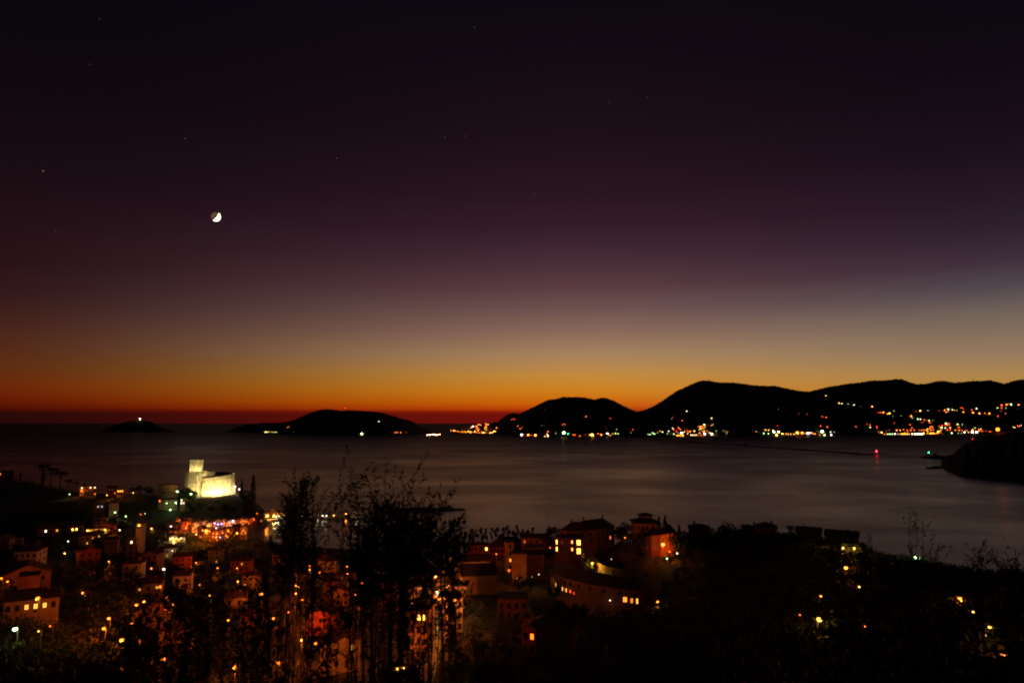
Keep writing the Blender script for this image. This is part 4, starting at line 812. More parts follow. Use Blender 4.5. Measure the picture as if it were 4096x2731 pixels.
# power station and port to the right of the village
Z(3000, 1600, 3.92, [(45,478,'g',1),(95,492,'y',2),(118,480,'y',2),(130,505,'o',1),(240,466,'y',2),(262,468,'y',1),(295,468,'y',2),(218,520,'g',2),(290,524,'g',2),(362,472,'w',2),(505,525,'y',3),(520,528,'y',2),(565,527,'m',2),(597,532,'y',2),(640,532,'y',2),(690,533,'y',2),(865,518,'o',2),(1020,527,'y',2),(985,518,'r',3),(950,515,'p',3),(1265,498,'w',2),(448,140,'y',1),(895,216,'r',1),(1132,258,'o',2),(1195,268,'o',2),(1108,405,'r',2),(1215,420,'o',2),(765,215,'r',1)], 'mountain', 'along the port at the mountain foot', .15)
for x, y, c, s, lab in [(375,496,'w',4,'left white floodlight of the port group under a red beacon'),(448,497,'w',4,'right white floodlight of the port group under a red beacon'),(418,545,'y',4,'yellow floodlight on the water below the port group'),(432,404,'R',3,'red warning beacon on the port chimney'),(437,468,'R',2,'lower red beacon on the port chimney'),
                        (742,512,'m',5,'widest amber floodlight at the port'),(818,512,'m',4,'amber floodlight right of the widest one'),(908,518,'p',4,'pinkish floodlight among the port lights'),(1130,492,'g',5,'dazzling bluish-white floodlight at the right of the port'),(1170,545,'w',3,'small white floodlight below the dazzling bluish one'),(1275,545,'p',3,'pinkish lamp at the right end of the port'),(1325,500,'p',3,'pinkish lamp above the right end of the port'),(1095,540,'o',2,'orange lamp left below the dazzling bluish floodlight')]:
    far_light('mountain', 3000 + x / 3.92, 1600 + y / 3.92, c, s, '', 0, lab)
# town on the right shore
Z(3200, 1640, 5.345, [(860,270,'r',1),(915,297,'y',2),(960,308,'y',1),(992,318,'y',1),(1018,320,'y',1),(1045,326,'y',1),(900,364,'r',2),(868,355,'w',1),(1128,335,'o',1),(1195,357,'o',2),(1180,372,'m',2),(1258,366,'o',2),(1008,387,'o',1),(955,350,'r',1),(1055,383,'r',1),(1035,432,'o',2),(1105,416,'o',2),(1130,397,'o',1),(1185,415,'w',2),(1248,408,'r',2),(1160,448,'y',2),(1320,460,'y',2),(1330,470,'y',1),(1430,299,'o',2),(1500,313,'r',2),(1578,328,'r',2),(1545,308,'r',1),(1615,296,'r',1),(1502,366,'g',2),(1645,350,'r',2),(1645,382,'r',2),(1520,462,'y',1),(1565,477,'o',2),(1518,508,'m',2),(1680,455,'m',1),(1745,475,'y',3),(1650,480,'o',1),(1695,482,'o',1),(1410,432,'r',2),(1575,400,'r',1),(1575,430,'r',1),(1660,48,'r',1),(1715,50,'r',2),(1755,53,'r',1),(1785,48,'m',3),(1812,78,'y',2),(1840,86,'y',2),(1865,82,'y',2),(1890,78,'y',2),(1915,65,'y',3),(1955,70,'o',2),(1812,120,'o',3),(1990,130,'g',1),(2012,12,'g',1),(2095,132,'y',2),(2120,142,'o',1),(2168,132,'g',2),(2235,84,'g',2),(2228,146,'w',3),(2278,152,'w',1),(2015,280,'r',2),(2285,290,'m',2),(2335,310,'o',2),(2140,375,'g',1),(2260,360,'o',2),(2065,433,'m',3),(2137,433,'m',3),(2215,416,'o',2),(2288,432,'o',2),(2330,410,'o',2),(2305,458,'r',2),(1915,428,'r',1),(1845,450,'y',1),(2220,295,'r',1),(2150,300,'r',1)], 'far_hills', 'in the town on the right-hand shore', .5)
Z(3200, 1640, 5.345, [(1250,513,'y',2),(1278,513,'y',2),(1320,514,'g',2),(1355,515,'g',2),(1385,510,'g',2),(1420,511,'g',2),(1450,510,'g',2),(1670,514,'o',2),(1715,514,'w',3),(1755,516,'y',2),(1805,510,'o',2),(1870,510,'g',2),(1908,510,'g',2),(1942,510,'g',2),(1980,510,'g',2),(2030,508,'w',3),(2095,514,'w',2),(2135,514,'w',2),(2165,510,'m',2),(2190,510,'m',2),(2215,510,'m',2),(2240,510,'m',2),(2265,510,'m',2),(2290,510,'m',2),(2330,514,'y',2)], 'far_hills', 'in the waterfront row of the right-hand shore', 0)
for x, y, c, s, lab in [(1160,515,'p',4,'dazzling pinkish floodlight at the left end of the right-hand waterfront'),(1205,516,'w',4,'dazzling white floodlight at the left end of the right-hand waterfront')]:
    far_light('far_hills', 3200 + x / 5.345, 1640 + y / 5.345, c, s, '', 0, lab)
Z(3600, 1600, 4.742, [(175,643,'w',2),(235,642,'w',3),(450,625,'y',3),(520,625,'m',2),(560,635,'m',2),(580,628,'m',3),(608,627,'m',3),(640,627,'m',3),(665,635,'m',2),(705,624,'m',3),(722,594,'y',3),(760,587,'y',2),(742,615,'y',2),(782,565,'o',2),(685,567,'m',2),(638,565,'m',2),(590,565,'m',2),(522,545,'y',2),(503,566,'y',2),(528,588,'y',2),(458,567,'o',2),(413,567,'o',2),(365,570,'o',2),(320,570,'r',1),(270,570,'o',2),(205,572,'o',2),(212,548,'o',1),(132,573,'o',3),(170,553,'o',2),(68,560,'r',2),(148,597,'o',2),(95,617,'o',2),(230,524,'r',2),(110,512,'o',2),(560,540,'o',2),(580,515,'o',2),(618,520,'o',2),(595,500,'o',2),(628,490,'o',2),(640,507,'o',1),(675,487,'r',1),(710,487,'o',2),(755,487,'r',1),(738,502,'o',2),(718,532,'o',2),(800,480,'r',2),(838,470,'r',1),(870,472,'o',2),(905,473,'o',2),(945,474,'o',2),(983,474,'y',2),(983,437,'o',3),(930,443,'r',2),(872,442,'g',3),(895,443,'g',1),(790,517,'g',3),(860,527,'p',2),(955,525,'m',3),(898,562,'o',2),(955,565,'r',2),(1018,562,'r',2),(1050,568,'o',2),(1075,568,'o',1),(1125,568,'m',2),(1065,468,'o',2),(1098,457,'g',2),(1180,466,'g',2),(1165,487,'g',2),(1245,502,'g',2),(1290,510,'r',2),(1320,515,'r',1),(1110,513,'o',2),(1130,515,'o',1),(1175,575,'r',2),(1265,575,'o',2),(1425,528,'g',2),(1535,547,'y',2),(1495,557,'m',2),(1380,565,'m',3),(1505,580,'m',2),(980,627,'g',3),(1105,626,'g',1),(1165,627,'g',1),(1300,610,'y',2),(790,623,'r',1),(1555,585,'r',2),(1590,585,'o',1),(1640,585,'r',1),(1700,595,'r',2),(1740,590,'o',1)], 'far_hills', 'in the crowded town on the right-hand shore', .45)
Z(3600, 1600, 4.742, [(385,202,'y',3),(463,200,'g',2),(532,196,'g',1),(622,198,'g',2),(697,198,'g',2),(727,206,'r',1),(750,200,'r',1),(845,190,'o',3),(920,187,'g',2),(895,168,'w',1),(922,168,'w',2),(952,198,'o',2),(992,180,'g',2),(1030,193,'o',2),(1078,198,'g',2),(1098,168,'g',2),(870,226,'o',2),(898,226,'w',1),(925,226,'r',1),(1150,146,'r',2),(1180,146,'r',2),(1195,167,'o',2),(1198,226,'m',3),(1263,160,'g',2),(1365,184,'r',2),(1450,163,'g',3),(1387,237,'m',3),(1507,250,'m',3),(1605,252,'m',3),(1697,252,'m',3),(302,210,'r',1),(338,357,'g',2),(390,360,'g',2),(462,374,'r',2),(503,380,'r',1),(553,387,'g',2),(632,392,'w',3),(212,303,'m',3),(238,341,'g',1),(87,265,'g',2),(25,308,'g',2),(80,318,'w',3),(130,446,'m',2),(168,466,'o',2),(192,466,'o',2),(670,435,'r',2),(340,455,'r',1),(400,425,'r',1),(440,420,'r',1),(560,420,'r',2),(590,425,'r',1)], 'far_hills', 'strung along the roads of the right-hand hills', .3)
Z(3600, 1600, 4.742, [(1930,95,'r',3),(2022,88,'m',3),(2052,80,'m',2),(2107,80,'g',3),(2107,108,'g',2),(2083,92,'g',1),(2253,90,'m',3),(1850,150,'g',2),(1928,150,'o',2),(2008,153,'g',2),(2245,173,'g',1),(2317,174,'g',3),(1998,258,'m',3),(2080,260,'g',2),(2190,263,'g',2),(2280,260,'g',2),(2000,212,'r',1),(1920,205,'r',1),(1820,172,'r',1),(1860,302,'r',2),(2195,345,'o',2),(2170,362,'r',1),(2340,330,'m',3),(2065,463,'r',2),(2130,510,'o',2),(2150,512,'m',2),(2175,520,'g',2),(2235,488,'r',2),(2268,490,'o',2),(2312,480,'g',3),(1795,262,'r',1),(1275,235,'r',1)], 'far_hills', 'on the slope at the right image edge', .4)
for x, y, c, s, lab in [(1225,607,'p',3,'pinkish lamp left of the two large lamps on the right-hand shore'),(1375,608,'p',4,'large pinkish-white lamp on the right-hand shore'),(1452,610,'w',4,'large white lamp right of the pinkish one on the right-hand shore'),(1455,670,'y',2,'small yellow lamp at the water under the large white lamp')]:
    far_light('far_hills', 3600 + x / 4.742, 1600 + y / 4.742, c, s, '', 0, lab)
for i in range(8): far_light('far_hills', 3600 + (285 + i * 20) / 4.742, 1600 + 642 / 4.742, 'w', 3, 'in the white waterfront strip of the right-hand town', 0)
for i in range(6): far_light('far_hills', 3600 + (30 + i * 22) / 4.742, 1600 + 642 / 4.742, 'm', 3, 'in the amber waterfront strip of the right-hand town', 0)
# lights climbing the ridge road between mountain and far hills
Z(3000, 1450, 2.146, [(593,253,'r',2),(628,251,'r',2),(662,250,'r',1),(697,246,'r',2),(690,270,'g',2),(653,286,'y',3),(675,295,'g',1),(738,340,'r',1),(750,345,'r',2),(765,348,'m',3),(790,351,'g',2),(823,357,'r',1),(840,356,'g',2),(887,363,'w',1),(897,363,'w',2),(950,375,'g',1),(1049,377,'m',3)], 'far_hills', 'descending the saddle right of the big mountain', .3)
# low hill shore (left of the mountain)
Z(2000, 1450, 2.297, [(131,520,'r',2),(162,582,'o',2),(185,606,'o',2),(222,588,'g',1),(205,595,'y',1),(417,435,'r',1),(790,495,'o',2),(1015,512,'r',2),(404,576,'g',1),(383,580,'g',1),(553,574,'o',2),(575,570,'r',2),(590,566,'o',2),(598,567,'m',1),(512,648,'w',1),(488,640,'g',1),(670,663,'o',2),(688,663,'o',2),(733,673,'o',2),(785,662,'r',1),(822,663,'y',2),(900,652,'o',2),(932,663,'m',3),(925,657,'o',2),(985,598,'y',2),(995,585,'y',1),(975,597,'o',1),(1005,667,'o',2),(1035,653,'o',2),(1020,667,'g',1),(1062,650,'g',2),(1085,653,'g',2),(1108,648,'g',2),(1185,615,'r',1),(1220,617,'r',2),(1187,645,'g',2),(1202,645,'g',2),(1225,645,'g',2),(1248,645,'g',3),(1270,645,'g',3),(1235,674,'g',2),(1258,672,'g',2),(1072,612,'g',1),(1100,614,'g',1),(442,632,'o',2),(432,655,'y',2),(440,672,'w',3),(412,676,'y',2)], 'low_hill', 'along the foot of the low hill', .15)
for x, y, c, s, lab in [(200,663,'p',4,'white floodlight at the left foot of the low hill'),(260,664,'o',4,'left of two orange floodlights under the low hill'),(325,666,'m',4,'right of two orange floodlights under the low hill'),(587,645,'g',5,'dazzling bluish-white floodlight under the low hill'),(625,655,'G',3,'green light right of the dazzling floodlight under the low hill'),(846,664,'y',5,'dazzling yellow floodlight under the low hill'),(988,653,'w',4,'white floodlight at the right foot of the low hill'),(1197,673,'R',4,'red signal light on the water between low hill and mountain'),(285,668,'r',2,'small red lamp between the two orange floodlights')]:
    far_light('low_hill', 2000 + x / 2.297, 1450 + y / 2.297, c, s, '', 0, lab)
# the promontory village with its church, and the islands
Z(1750, 1640, 6.72, [(460,550,'m',3),(500,570,'m',2),(540,572,'m',2),(568,573,'m',2),(548,540,'o',1),(958,445,'p',4),(915,470,'m',3),(1018,430,'o',2),(1052,440,'m',3),(1080,470,'m',2),(1050,495,'m',2),(1072,510,'o',2),(1118,515,'m',2),(1098,545,'m',3),(1030,550,'o',2),(1185,560,'o',2),(1165,405,'m',2),(1090,395,'m',2),(1110,390,'m',2),(1135,390,'m',2),(1155,393,'m',1),(1355,388,'o',3),(1358,500,'o',1),(1435,507,'o',1),(1590,478,'o',3),(1733,507,'o',2),(1945,512,'o',2),(1310,530,'y',2),(1235,580,'y',1),(1385,570,'o',1),(1515,570,'y',3),(1540,572,'y',2),(1560,570,'y',2),(1630,580,'y',2),(1655,602,'y',2),(1690,600,'g',1),(1725,590,'g',2),(1835,580,'y',2),(1855,610,'y',2),(1905,612,'y',2),(1955,612,'y',2),(1870,555,'y',2),(1895,530,'y',2),(1925,580,'y',1),(1780,555,'y',1),(730,500,'r',1),(680,525,'r',1),(870,510,'o',1),(815,490,'r',1),(1010,485,'r',1)], 'promontory', 'in the village on the promontory', .3)
Z(1750, 1640, 6.72, [(625,597,'m',2),(650,575,'m',2),(680,578,'m',2),(690,598,'m',2),(715,590,'m',2),(730,575,'m',2),(755,580,'m',2),(770,597,'m',2),(800,585,'m',2),(830,572,'y',3),(850,585,'m',2),(885,585,'y',3),(890,605,'m',2),(930,590,'m',2),(1000,585,'y',3),(1050,597,'m',2),(1110,603,'o',2),(1145,603,'y',1),(1190,605,'o',2),(1230,603,'y',3),(1272,603,'y',2),(1340,600,'m',1),(1405,610,'y',2),(1425,604,'y',2),(1450,604,'y',2),(1475,604,'y',2),(1495,602,'y',1)], 'promontory', 'in the waterfront row of the promontory village', 0)
for x, y in ((1300,360),(1305,380),(1303,400),(1312,420),(1280,450),(1283,475),(1275,495),(1312,460)): far_light('promontory', 1750 + x / 6.72, 1640 + y / 6.72, 'm', 2, 'up the lit cliff walls of the promontory village', .8)
far_light('low_hill', 2048.5, 1676.5, 'r', 2, 'on the left slope of the low hill', .3)
# church on the rock point
cp_ = on_hill('promontory', 1811, 1722); ch = thing('church', 'small floodlit church on the rock point at the promontory tip', 'church', (cp_.x, cp_.y, cp_.z - 2))
MB().box(-17, 17, 0, 14, -6, 16).obj('nave', m_stone, ch); MB().prism([(-17, 0, 16), (17, 0, 16), (17, 14, 16), (-17, 14, 16)], [(-17, 7, 23), (17, 7, 23), (17, 7.2, 23), (-17, 7.2, 23)]).obj('roof', m_roofd, ch)
MB().box(-4, 5, 2, 10, 0, 33).obj('bell_tower', m_stone, ch); MB().prism([(-4, 2, 33), (5, 2, 33), (5, 10, 33), (-4, 10, 33)], [(.4, 5.9, 40), (.6, 5.9, 40), (.6, 6.1, 40), (.4, 6.1, 40)]).obj('spire', m_roofd, ch)
for x, y, w_ in ((1806, 1722, 'left'), (1815, 1723, 'right')):
    far_light('promontory', x, y, 'm', 3, '', 0, '%s amber floodlight at the foot of the small church' % w_)
Z(1000, 1500, 2.297, [(135,523,'y',2),(147,522,'y',3),(160,522,'g',2),(172,523,'g',2),(195,524,'y',2),(210,524,'g',2),(228,524,'y',2),(242,524,'g',2),(397,527,'g',1)], 'wooded_island', 'in the pale waterline row of the wooded island', 0)
Z(1000, 1500, 2.297, [(1333,527,'o',2),(1353,526,'o',2),(1385,527,'m',2),(1435,527,'o',1),(348,480,'o',2),(365,479,'o',2)], 'wooded_island', 'on the shore of the wooded island', .5)
far_light('wooded_island', 1000 + 1184 / 2.297, 1500 + 426 / 2.297, 'w', 2, '', 0, 'single white light high on the wooded island')
far_light('wooded_island', 1000 + 1027 / 2.297, 1500 + 538 / 2.297, 'g', 4, '', 0, 'bright white light at the water in front of the wooded island')
def mast(px, py, hname, h, label, lit=None):
    p = on_hill(hname, px, py + 1); t = thing('radio_mast', label, 'mast', p)
    MB().tube([(0, 0, -4), (0, 0, h * .6), (0, 0, h)], [1.6, 1.1, .5], 4).obj('pole', m_metal, t)
    MB().box(-4, 4, -.5, .5, h * .7, h * .7 + 1.4).obj('crossarm', m_metal, t)
    if lit: b = MB().ball((0, 0, h), 1.8).obj('beacon', lampmat(*lit), t)
mast(1380, 1641, 'wooded_island', 24, 'slim mast with a red beacon on top of the wooded island', ('R', 25))
mast(2833, 1522, 'mountain', 26, 'left radio mast on the summit of the big mountain'); mast(2841, 1522, 'mountain', 24, 'middle radio mast on the summit with a faint red light', ('r', 6)); mast(2848, 1523, 'mountain', 26, 'right radio mast on the summit of the big mountain')
mast(3172, 1557, 'mountain', 24, 'left mast on the right shoulder of the mountain'); mast(3192, 1561, 'mountain', 30, 'right mast on the right shoulder of the mountain')
def beacon_tower(name, label, p, h, c, r, s, cat):
    t = thing(name, label, cat, p)
    MB().tube([(0, 0, -3), (0, 0, h * .7), (0, 0, h)], [h * .16, h * .11, h * .10], 8).obj('tower', m_wall['white'], t)
    MB().tube([(0, 0, h), (0, 0, h + h * .05)], [h * .17, h * .17], 8).obj('gallery', m_metal, t)
    l = MB().ball((0, 0, 0), r, nu=10, nv=6).obj('lantern', lampmat(c, s), t); l.location = (0, 0, h + h * .05 + r * .9)
lp = on_hill('island', 559, 1679); beacon_tower('lighthouse', 'lighthouse with shining lantern on the small distant island', lp + Vector((0, 0, -2)), 14, 'w', 4.6, 70, 'lighthouse')
rp = G(3507, 1817); beacon_tower('harbour_beacon', 'red harbour light on the islet at the end of the breakwater', (rp.x, rp.y, 2), 7, 'R', 2.0, 60, 'beacon')
gp = G(3716, 1828); beacon_tower('harbour_beacon', 'green harbour light on the rocky point at right', (gp.x, gp.y, 6), 8, 'G', 1.1, 30, 'beacon')
ho = G(3741, 1828); o = thing('hut', 'tiny dark hut on the rocky point behind the green light', 'hut', (ho.x, ho.y, 6)); MB().box(-4, 4, -3, 3, -2, 5).obj('wall', m_conc, o); MB().prism([(-5, -4, 5), (5, -4, 5), (5, 4, 5), (-5, 4, 5)], [(-2, -1, 7), (2, -1, 7), (2, 1, 7), (-2, 1, 7)]).obj('roof', m_roofd, o)
far_light('headland', 3891, 1755, 'R', 2, '', 0, 'small red light at the edge of the near right headland')
hl = on_hill('headland', 3992, 1731); t = thing('street_lamp', 'dazzling orange lamp on top of the near right headland', 'street lamp', hl + Vector((0, 0, -3)))
lz = P(3992, 1717, hl.y).z - hl.z + 3; MB().tube([(0, 0, -2), (0, 0, lz)], [.3, .2], 6).obj('pole', m_metal, t); l = MB().ball((0, 0, 0), 4.6, nu=12, nv=8).obj('lamp_head', lampmat('o', 7), t, True); l.location = (0, 0, lz)
# lit ship in front of the wooded island
sp_ = G(1735, 1744); ship = thing('ship', 'brightly lit ship lying at anchor off the wooded island', 'ship', (sp_.x, sp_.y, 0), .2)
MB().prism([(-62, -8, -2), (56, -8, -2), (70, 0, -2), (56, 8, -2), (-62, 8, -2)], [(-66, -10, 8), (60, -10, 8), (82, 0, 9), (60, 10, 8), (-66, 10, 8)]).obj('hull', m_hull, ship)
MB().box(-52, 40, -8, 8, 8.02, 14).obj('lower_deckhouse', m_hull, ship); MB().box(-40, 24, -7, 7, 14.02, 20).obj('upper_deckhouse', m_hull, ship); MB().prism([(-20, -4, 20.02), (-8, -4, 20.02), (-8, 4, 20.02), (-20, 4, 20.02)], [(-23, -3, 30), (-13, -3, 30), (-13, 3, 30), (-23, 3, 30)]).obj('funnel', m_hulld, ship)
MB().tube([(14, 0, 20), (14, 0, 34)], [.5, .3], 5).obj('mast', m_metal, ship)
for i in range(15): put(far_lamp_mesh('m' if i % 3 else 'p', 60), 'deck_lamp', ship, (-60 + i * 8.2, -10.5, 9.5 + random.choice((0, 2, 4, 6)) + (7 if 3 < i < 9 and i % 2 else 0)), None, 1.5)
jp = G(1770, 1743.6); pj = thing('pontoon', 'low pale pontoon in the water right of the lit ship', 'pontoon', (jp.x, jp.y, 0)); MB().box(0, 56, -3, 3, -1, 2.2).obj('deck', m_hull, pj); put(far_lamp_mesh('y', 40), 'lamp', pj, (-2, 0, 6), None, 1.1)
# vessel waiting near the long breakwater
wv = G(2983, 1777); b = thing('boat', 'small dark workboat lying off the long breakwater', 'boat', (wv.x, wv.y, 0)); MB().prism([(-12, -3, -1), (10, -3, -1), (14, 0, -1), (10, 3, -1), (-12, 3, -1)], [(-13, -4, 2.6), (11, -4, 2.6), (17, 0, 3.4), (11, 4, 2.6), (-13, 4, 2.6)]).obj('hull', m_hulld, b); MB().box(-9, 0, -2.6, 2.6, 2.62, 6.6).obj('cabin', m_hulld, b)
stuff(SMALL.obj('distant_town_lights', [m_metal] + SMATS))

# ------------------------------------------------------------------ harbour: quay, pier, boats
def quay():
    mb = MB(); a = [G(1010, 2098), G(1060, 2090), G(1110, 2082), G(1150, 2077)]; b = [G(1010, 2060), G(1062, 2062), G(1112, 2064), G(1152, 2066)]
    for i in range(3):
        mb.prism([a[i] + Vector((0, 0, -2)), a[i + 1] + Vector((0, 0, -2)), b[i + 1] + Vector((0, 0, -2)), b[i] + Vector((0, 0, -2))], [v + Vector((0, 0, 1.8)) for v in (a[i], a[i + 1], b[i + 1], b[i])])
    struct(mb.obj('quay', m_conc))
quay()
def sealamp(px, py, c, r, s, label, D, h0=1.8):
    if c in 'pw': r *= .8; s *= .6
    p = P(px, py, D); t = thing('street_lamp', label, 'street lamp', (p.x, p.y, h0), 0, 'lamps along the quay and pier'); ph = max(p.z - h0, 2)
    MB().tube([(0, .7, 0), (0, .7, ph + r), (0, 0, ph + r * 1.1)], [.1, .08, .06], 5).obj('pole', m_metal, t)
    l = MB().ball((0, 0, 0), r, nu=10, nv=6, sz=.8).obj('lamp_head', lampmat(c, 14), t, True); l.location = (0, 0, ph)
    bulb(c, 39.5 * r * r * s, t, (0, -r * .6, ph - r * 1.7))
qb = P(1100, 2056, 815); qh = thing('quay_building', 'low quay building lit orange at the foot of the castle rock', 'building', (qb.x, 815, 1.8))
MB().box(-12, 12, 0, 8, 0, 5.0).obj('wall', m_wall['ochre'], qh); MB().box(-12.5, 12.5, -.5, 8.5, 5.0, 5.4).obj('roof', m_roofd, qh); MB().box(-5, 3, 1, 7, 5.4, 8.4).obj('upper_storey', m_wall['ochre'], qh)
for x in (-9, -5, -1, 3, 7, 10.5): window(qh, x, -.03, 2.6, 1.4, 1.8, 0, ('y', 30) if x in (-1, 3) else None)
for x, y, c_, r_, s_, D_, lab in [(1058,2058,'v',.6,60,792,'violet-white lamp at the left end of the quay'),(1069,2062,'m',1.5,80,786,'large orange lamp on the quay with its reflection below'),(1095,2064,'y',.9,70,796,'yellow-white lamp on the quay building, first right of the large orange one'),(1104,2065,'w',.7,70,797,'white lamp on the quay building, second right of the large orange one'),(1115,2064,'w',.55,60,800,'white lamp at the right end of the quay building'),(1134,2062,'w',.4,40,812,'small white lamp on the quay right of its building')]: sealamp(x, y, c_, r_, s_, lab, D_)
pa, pb_ = G(1150, 2076), G(1440, 2072)
pier = MB(); d = (pb_ - pa).normalized(); s = Vector((-d.y, d.x, 0)) * 2.2
pier.prism([pa - s + Vector((0, 0, .6)), pb_ - s + Vector((0, 0, .6)), pb_ + s + Vector((0, 0, .6)), pa + s + Vector((0, 0, .6))], [pa - s + Vector((0, 0, 1.5)), pb_ - s + Vector((0, 0, 1.5)), pb_ + s + Vector((0, 0, 1.5)), pa + s + Vector((0, 0, 1.5))])
pt = thing('pier', 'long low pier carrying a row of small lamps across the harbour', 'pier', (pa.x, pa.y, 0)); o = pier.obj('deck', m_conc, pt); o.location = (-pa.x, -pa.y, 0)
for i in range(14):
    q = pa.lerp(pb_, (i + .5) / 14) - pa; MB().tube([(q.x, q.y, -3), (q.x, q.y, .6)], [.35, .35], 6).obj('pile', m_conc, pt)
PL = ['first', 'second', 'third', 'fourth', 'fifth', 'sixth', 'seventh', 'eighth', 'ninth']
for i, (x, y, c_, r_, s_) in enumerate([(1159,2068,'w',.45,50),(1192,2067,'w',.4,40),(1208,2066,'w',.4,40),(1240,2065,'w',.35,25),(1272,2064,'w',.5,50),(1290,2063,'w',.55,60),(1306,2062,'w',.5,50),(1335,2060,'y',.6,70)]):
    sealamp(x, y, c_, r_, s_, '%s lamp from the left on the long pier' % PL[i], pa.lerp(pb_, (x - 1150) / 290).y, 1.5)
sealamp(1384, 2054, 'm', .8, 60, 'large amber lamp near the right end of the long pier', pa.lerp(pb_, .8).y, 1.5); sealamp(1425, 2050, 'w', .9, 60, 'rightmost white lamp at the end of the long pier', pa.lerp(pb_, .95).y, 1.5)
mb = MB(); st = G(1820, 2034); t = thing('mole_beacon', 'thin unlit pole standing on the dark harbour mole', 'beacon', (st.x, st.y, 2.5)); MB().tube([(0, 0, -1), (0, 0, 6)], [.15, .1], 5).obj('pole', m_metal, t); MB().ball((0, 0, 6.2), .4).obj('lantern', m_metal, t)
def boat_meshes():
    out = {}
    for kind in ('motor', 'sail'):
        hull = MB(); n = 7; ring_ = []
        for i in range(n + 1):
            tt = i / n; y = -3.2 + 6.4 * tt; w = 1.15 * (1 - max(0, (tt - .45) / .55) ** 2.0) + .02; sh = .75 + .35 * tt ** 2
            ring_.append([(-w, y, sh), (-w * .72, y, -.1), (0, y, -.35), (w * .72, y, -.1), (w, y, sh)])
        vs = [v for r in ring_ for v in r]; fs = [(i * 5 + k, i * 5 + k + 1, (i + 1) * 5 + k + 1, (i + 1) * 5 + k) for i in range(n) for k in range(4)]
        fs += [tuple(range(5)), tuple(range(n * 5 + 4, n * 5 - 1, -1))] + [(i * 5 + 4, i * 5, (i + 1) * 5, (i + 1) * 5 + 4) for i in range(n)]
        hull.add(vs, fs); me = hull.mesh('hull', m_hulld)
        cab = MB()
        if kind == 'motor': cab.prism([(-.85, -1.2, .8), (.85, -1.2, .8), (.7, 1.2, .9), (-.7, 1.2, .9)], [(-.75, -1.1, 2.0), (.75, -1.1, 2.0), (.55, .6, 1.95), (-.55, .6, 1.95)])
        else: cab.prism([(-.65, -1.4, .8), (.65, -1.4, .8), (.5, 1.4, .9), (-.5, 1.4, .9)], [(-.55, -1.3, 1.35), (.55, -1.3, 1.35), (.35, 1.1, 1.3), (-.35, 1.1, 1.3)])
        mast_ = MB().tube([(0, .6, .8), (0, .6, 8.6)], [.09, .05], 5).tube([(0, .6, 2.0), (0, -2.2, 2.05)], [.07, .06], 5)
        out[kind] = (me, cab.mesh('cabin', m_deck), mast_.mesh('mast', m_metal) if kind == 'sail' else None)
    return out
BM = boat_meshes()
def boat(px, py, kind, sc, label, group):
    p = G(px, py + 1.5); t = thing('boat', label, 'boat', (p.x, p.y, -.05), random.uniform(-.5, .5) + random.choice((0, math.pi)), group); t.scale = (sc,) * 3
    h, c, m = BM[kind]; put(h, 'hull', t); put(c, 'cabin', t)
    if m: put(m, 'mast', t)
BO = [(240,735),(330,790),(390,795),(420,765),(450,715),(510,790),(535,700),(612,735),(600,800),(630,785),(725,680),(712,738),(765,755),(820,640),(815,690),(840,790),(865,735),(912,635),(910,700),(905,760),(930,790),(1030,630),(1005,720),(1025,790),(1083,680),(1105,740),(1135,635),(1190,760),(1150,790),(1235,630),(1255,690),(1245,730),(1290,620),(1322,585),(1350,675),(1320,730),(1430,700),(1495,590),(1510,668),(1475,740),(1560,720),(1605,672),(1690,685),(1800,620),(1780,700),(1650,720),(360,865),(410,900),(478,885),(595,895),(680,890),(760,900),(835,890),(350,930),(415,960),(515,960)]
for i, (zx, zy) in enumerate(BO):
    boat(1750 + zx / 4.704, 1980 + zy / 4.704, 'motor', random.uniform(.85, 1.25), 'small dark motorboat moored in rows off the shore', 'small boats moored in the bay')
for zx, zy, sc in ((140, 500, 1.5), (230, 490, 1.4), (250, 545, 1.7), (310, 490, 1.3), (380, 540, 1.6), (405, 490, 1.4), (510, 490, 1.5), (300, 590, 1.7)):
    boat(1750 + zx / 4.704, 1980 + zy / 4.704, 'sail', sc, 'dark sailboat with bare mast moored beside the mole', 'sailboats moored near the mole')
boat(2195, 2122, 'sail', 2.4, 'largest dark sailing yacht moored left of the apartment building', None)
for i in range(9): boat(1290 + i * 21 + random.uniform(-6, 6), 2076 + random.uniform(-1, 2), 'sail', 1.3, 'sailboat berthed along the lamplit pier', 'sailboats at the pier')
for i in range(10): boat(1450 + i * 28 + random.uniform(-9, 9), 2110 + random.uniform(-30, 40), 'motor', 1.1, 'boat moored in the bay behind the tall foreground shrub', 'boats behind the shrub')

# ------------------------------------------------------------------ trees
def leaf_cloud(centers, radii, per, lsz, flat=1.0, rs=None):
    """many small leaf-clump faces spread through ellipsoids"""
    g = rs or rng; V, Q = [], []; b = 0
    for (c0, r0) in zip(centers, radii):
        n = per; d = g.normal(size=(n, 3)); d /= np.linalg.norm(d, axis=1)[:, None]; rad = g.uniform(.35, 1.05, n)[:, None] ** .6
        p = np.array(c0) + d * rad * np.array([r0, r0, r0 * flat]); a = g.normal(size=(n, 3)); a /= np.linalg.norm(a, axis=1)[:, None]
        e = np.cross(a, g.normal(size=(n, 3))); e /= np.linalg.norm(e, axis=1)[:, None]; s1 = (lsz * g.uniform(.6, 1.4, n))[:, None]; s2 = s1 * g.uniform(.4, .8, n)[:, None]
        V.append(np.stack([p - a * s1, p + e * s2, p + a * s1, p - e * s2], 1).reshape(-1, 3)); Q.append(np.arange(n * 4).reshape(-1, 4) + b); b += n * 4
    return np.concatenate(V), np.concatenate(Q)
TREE = {}
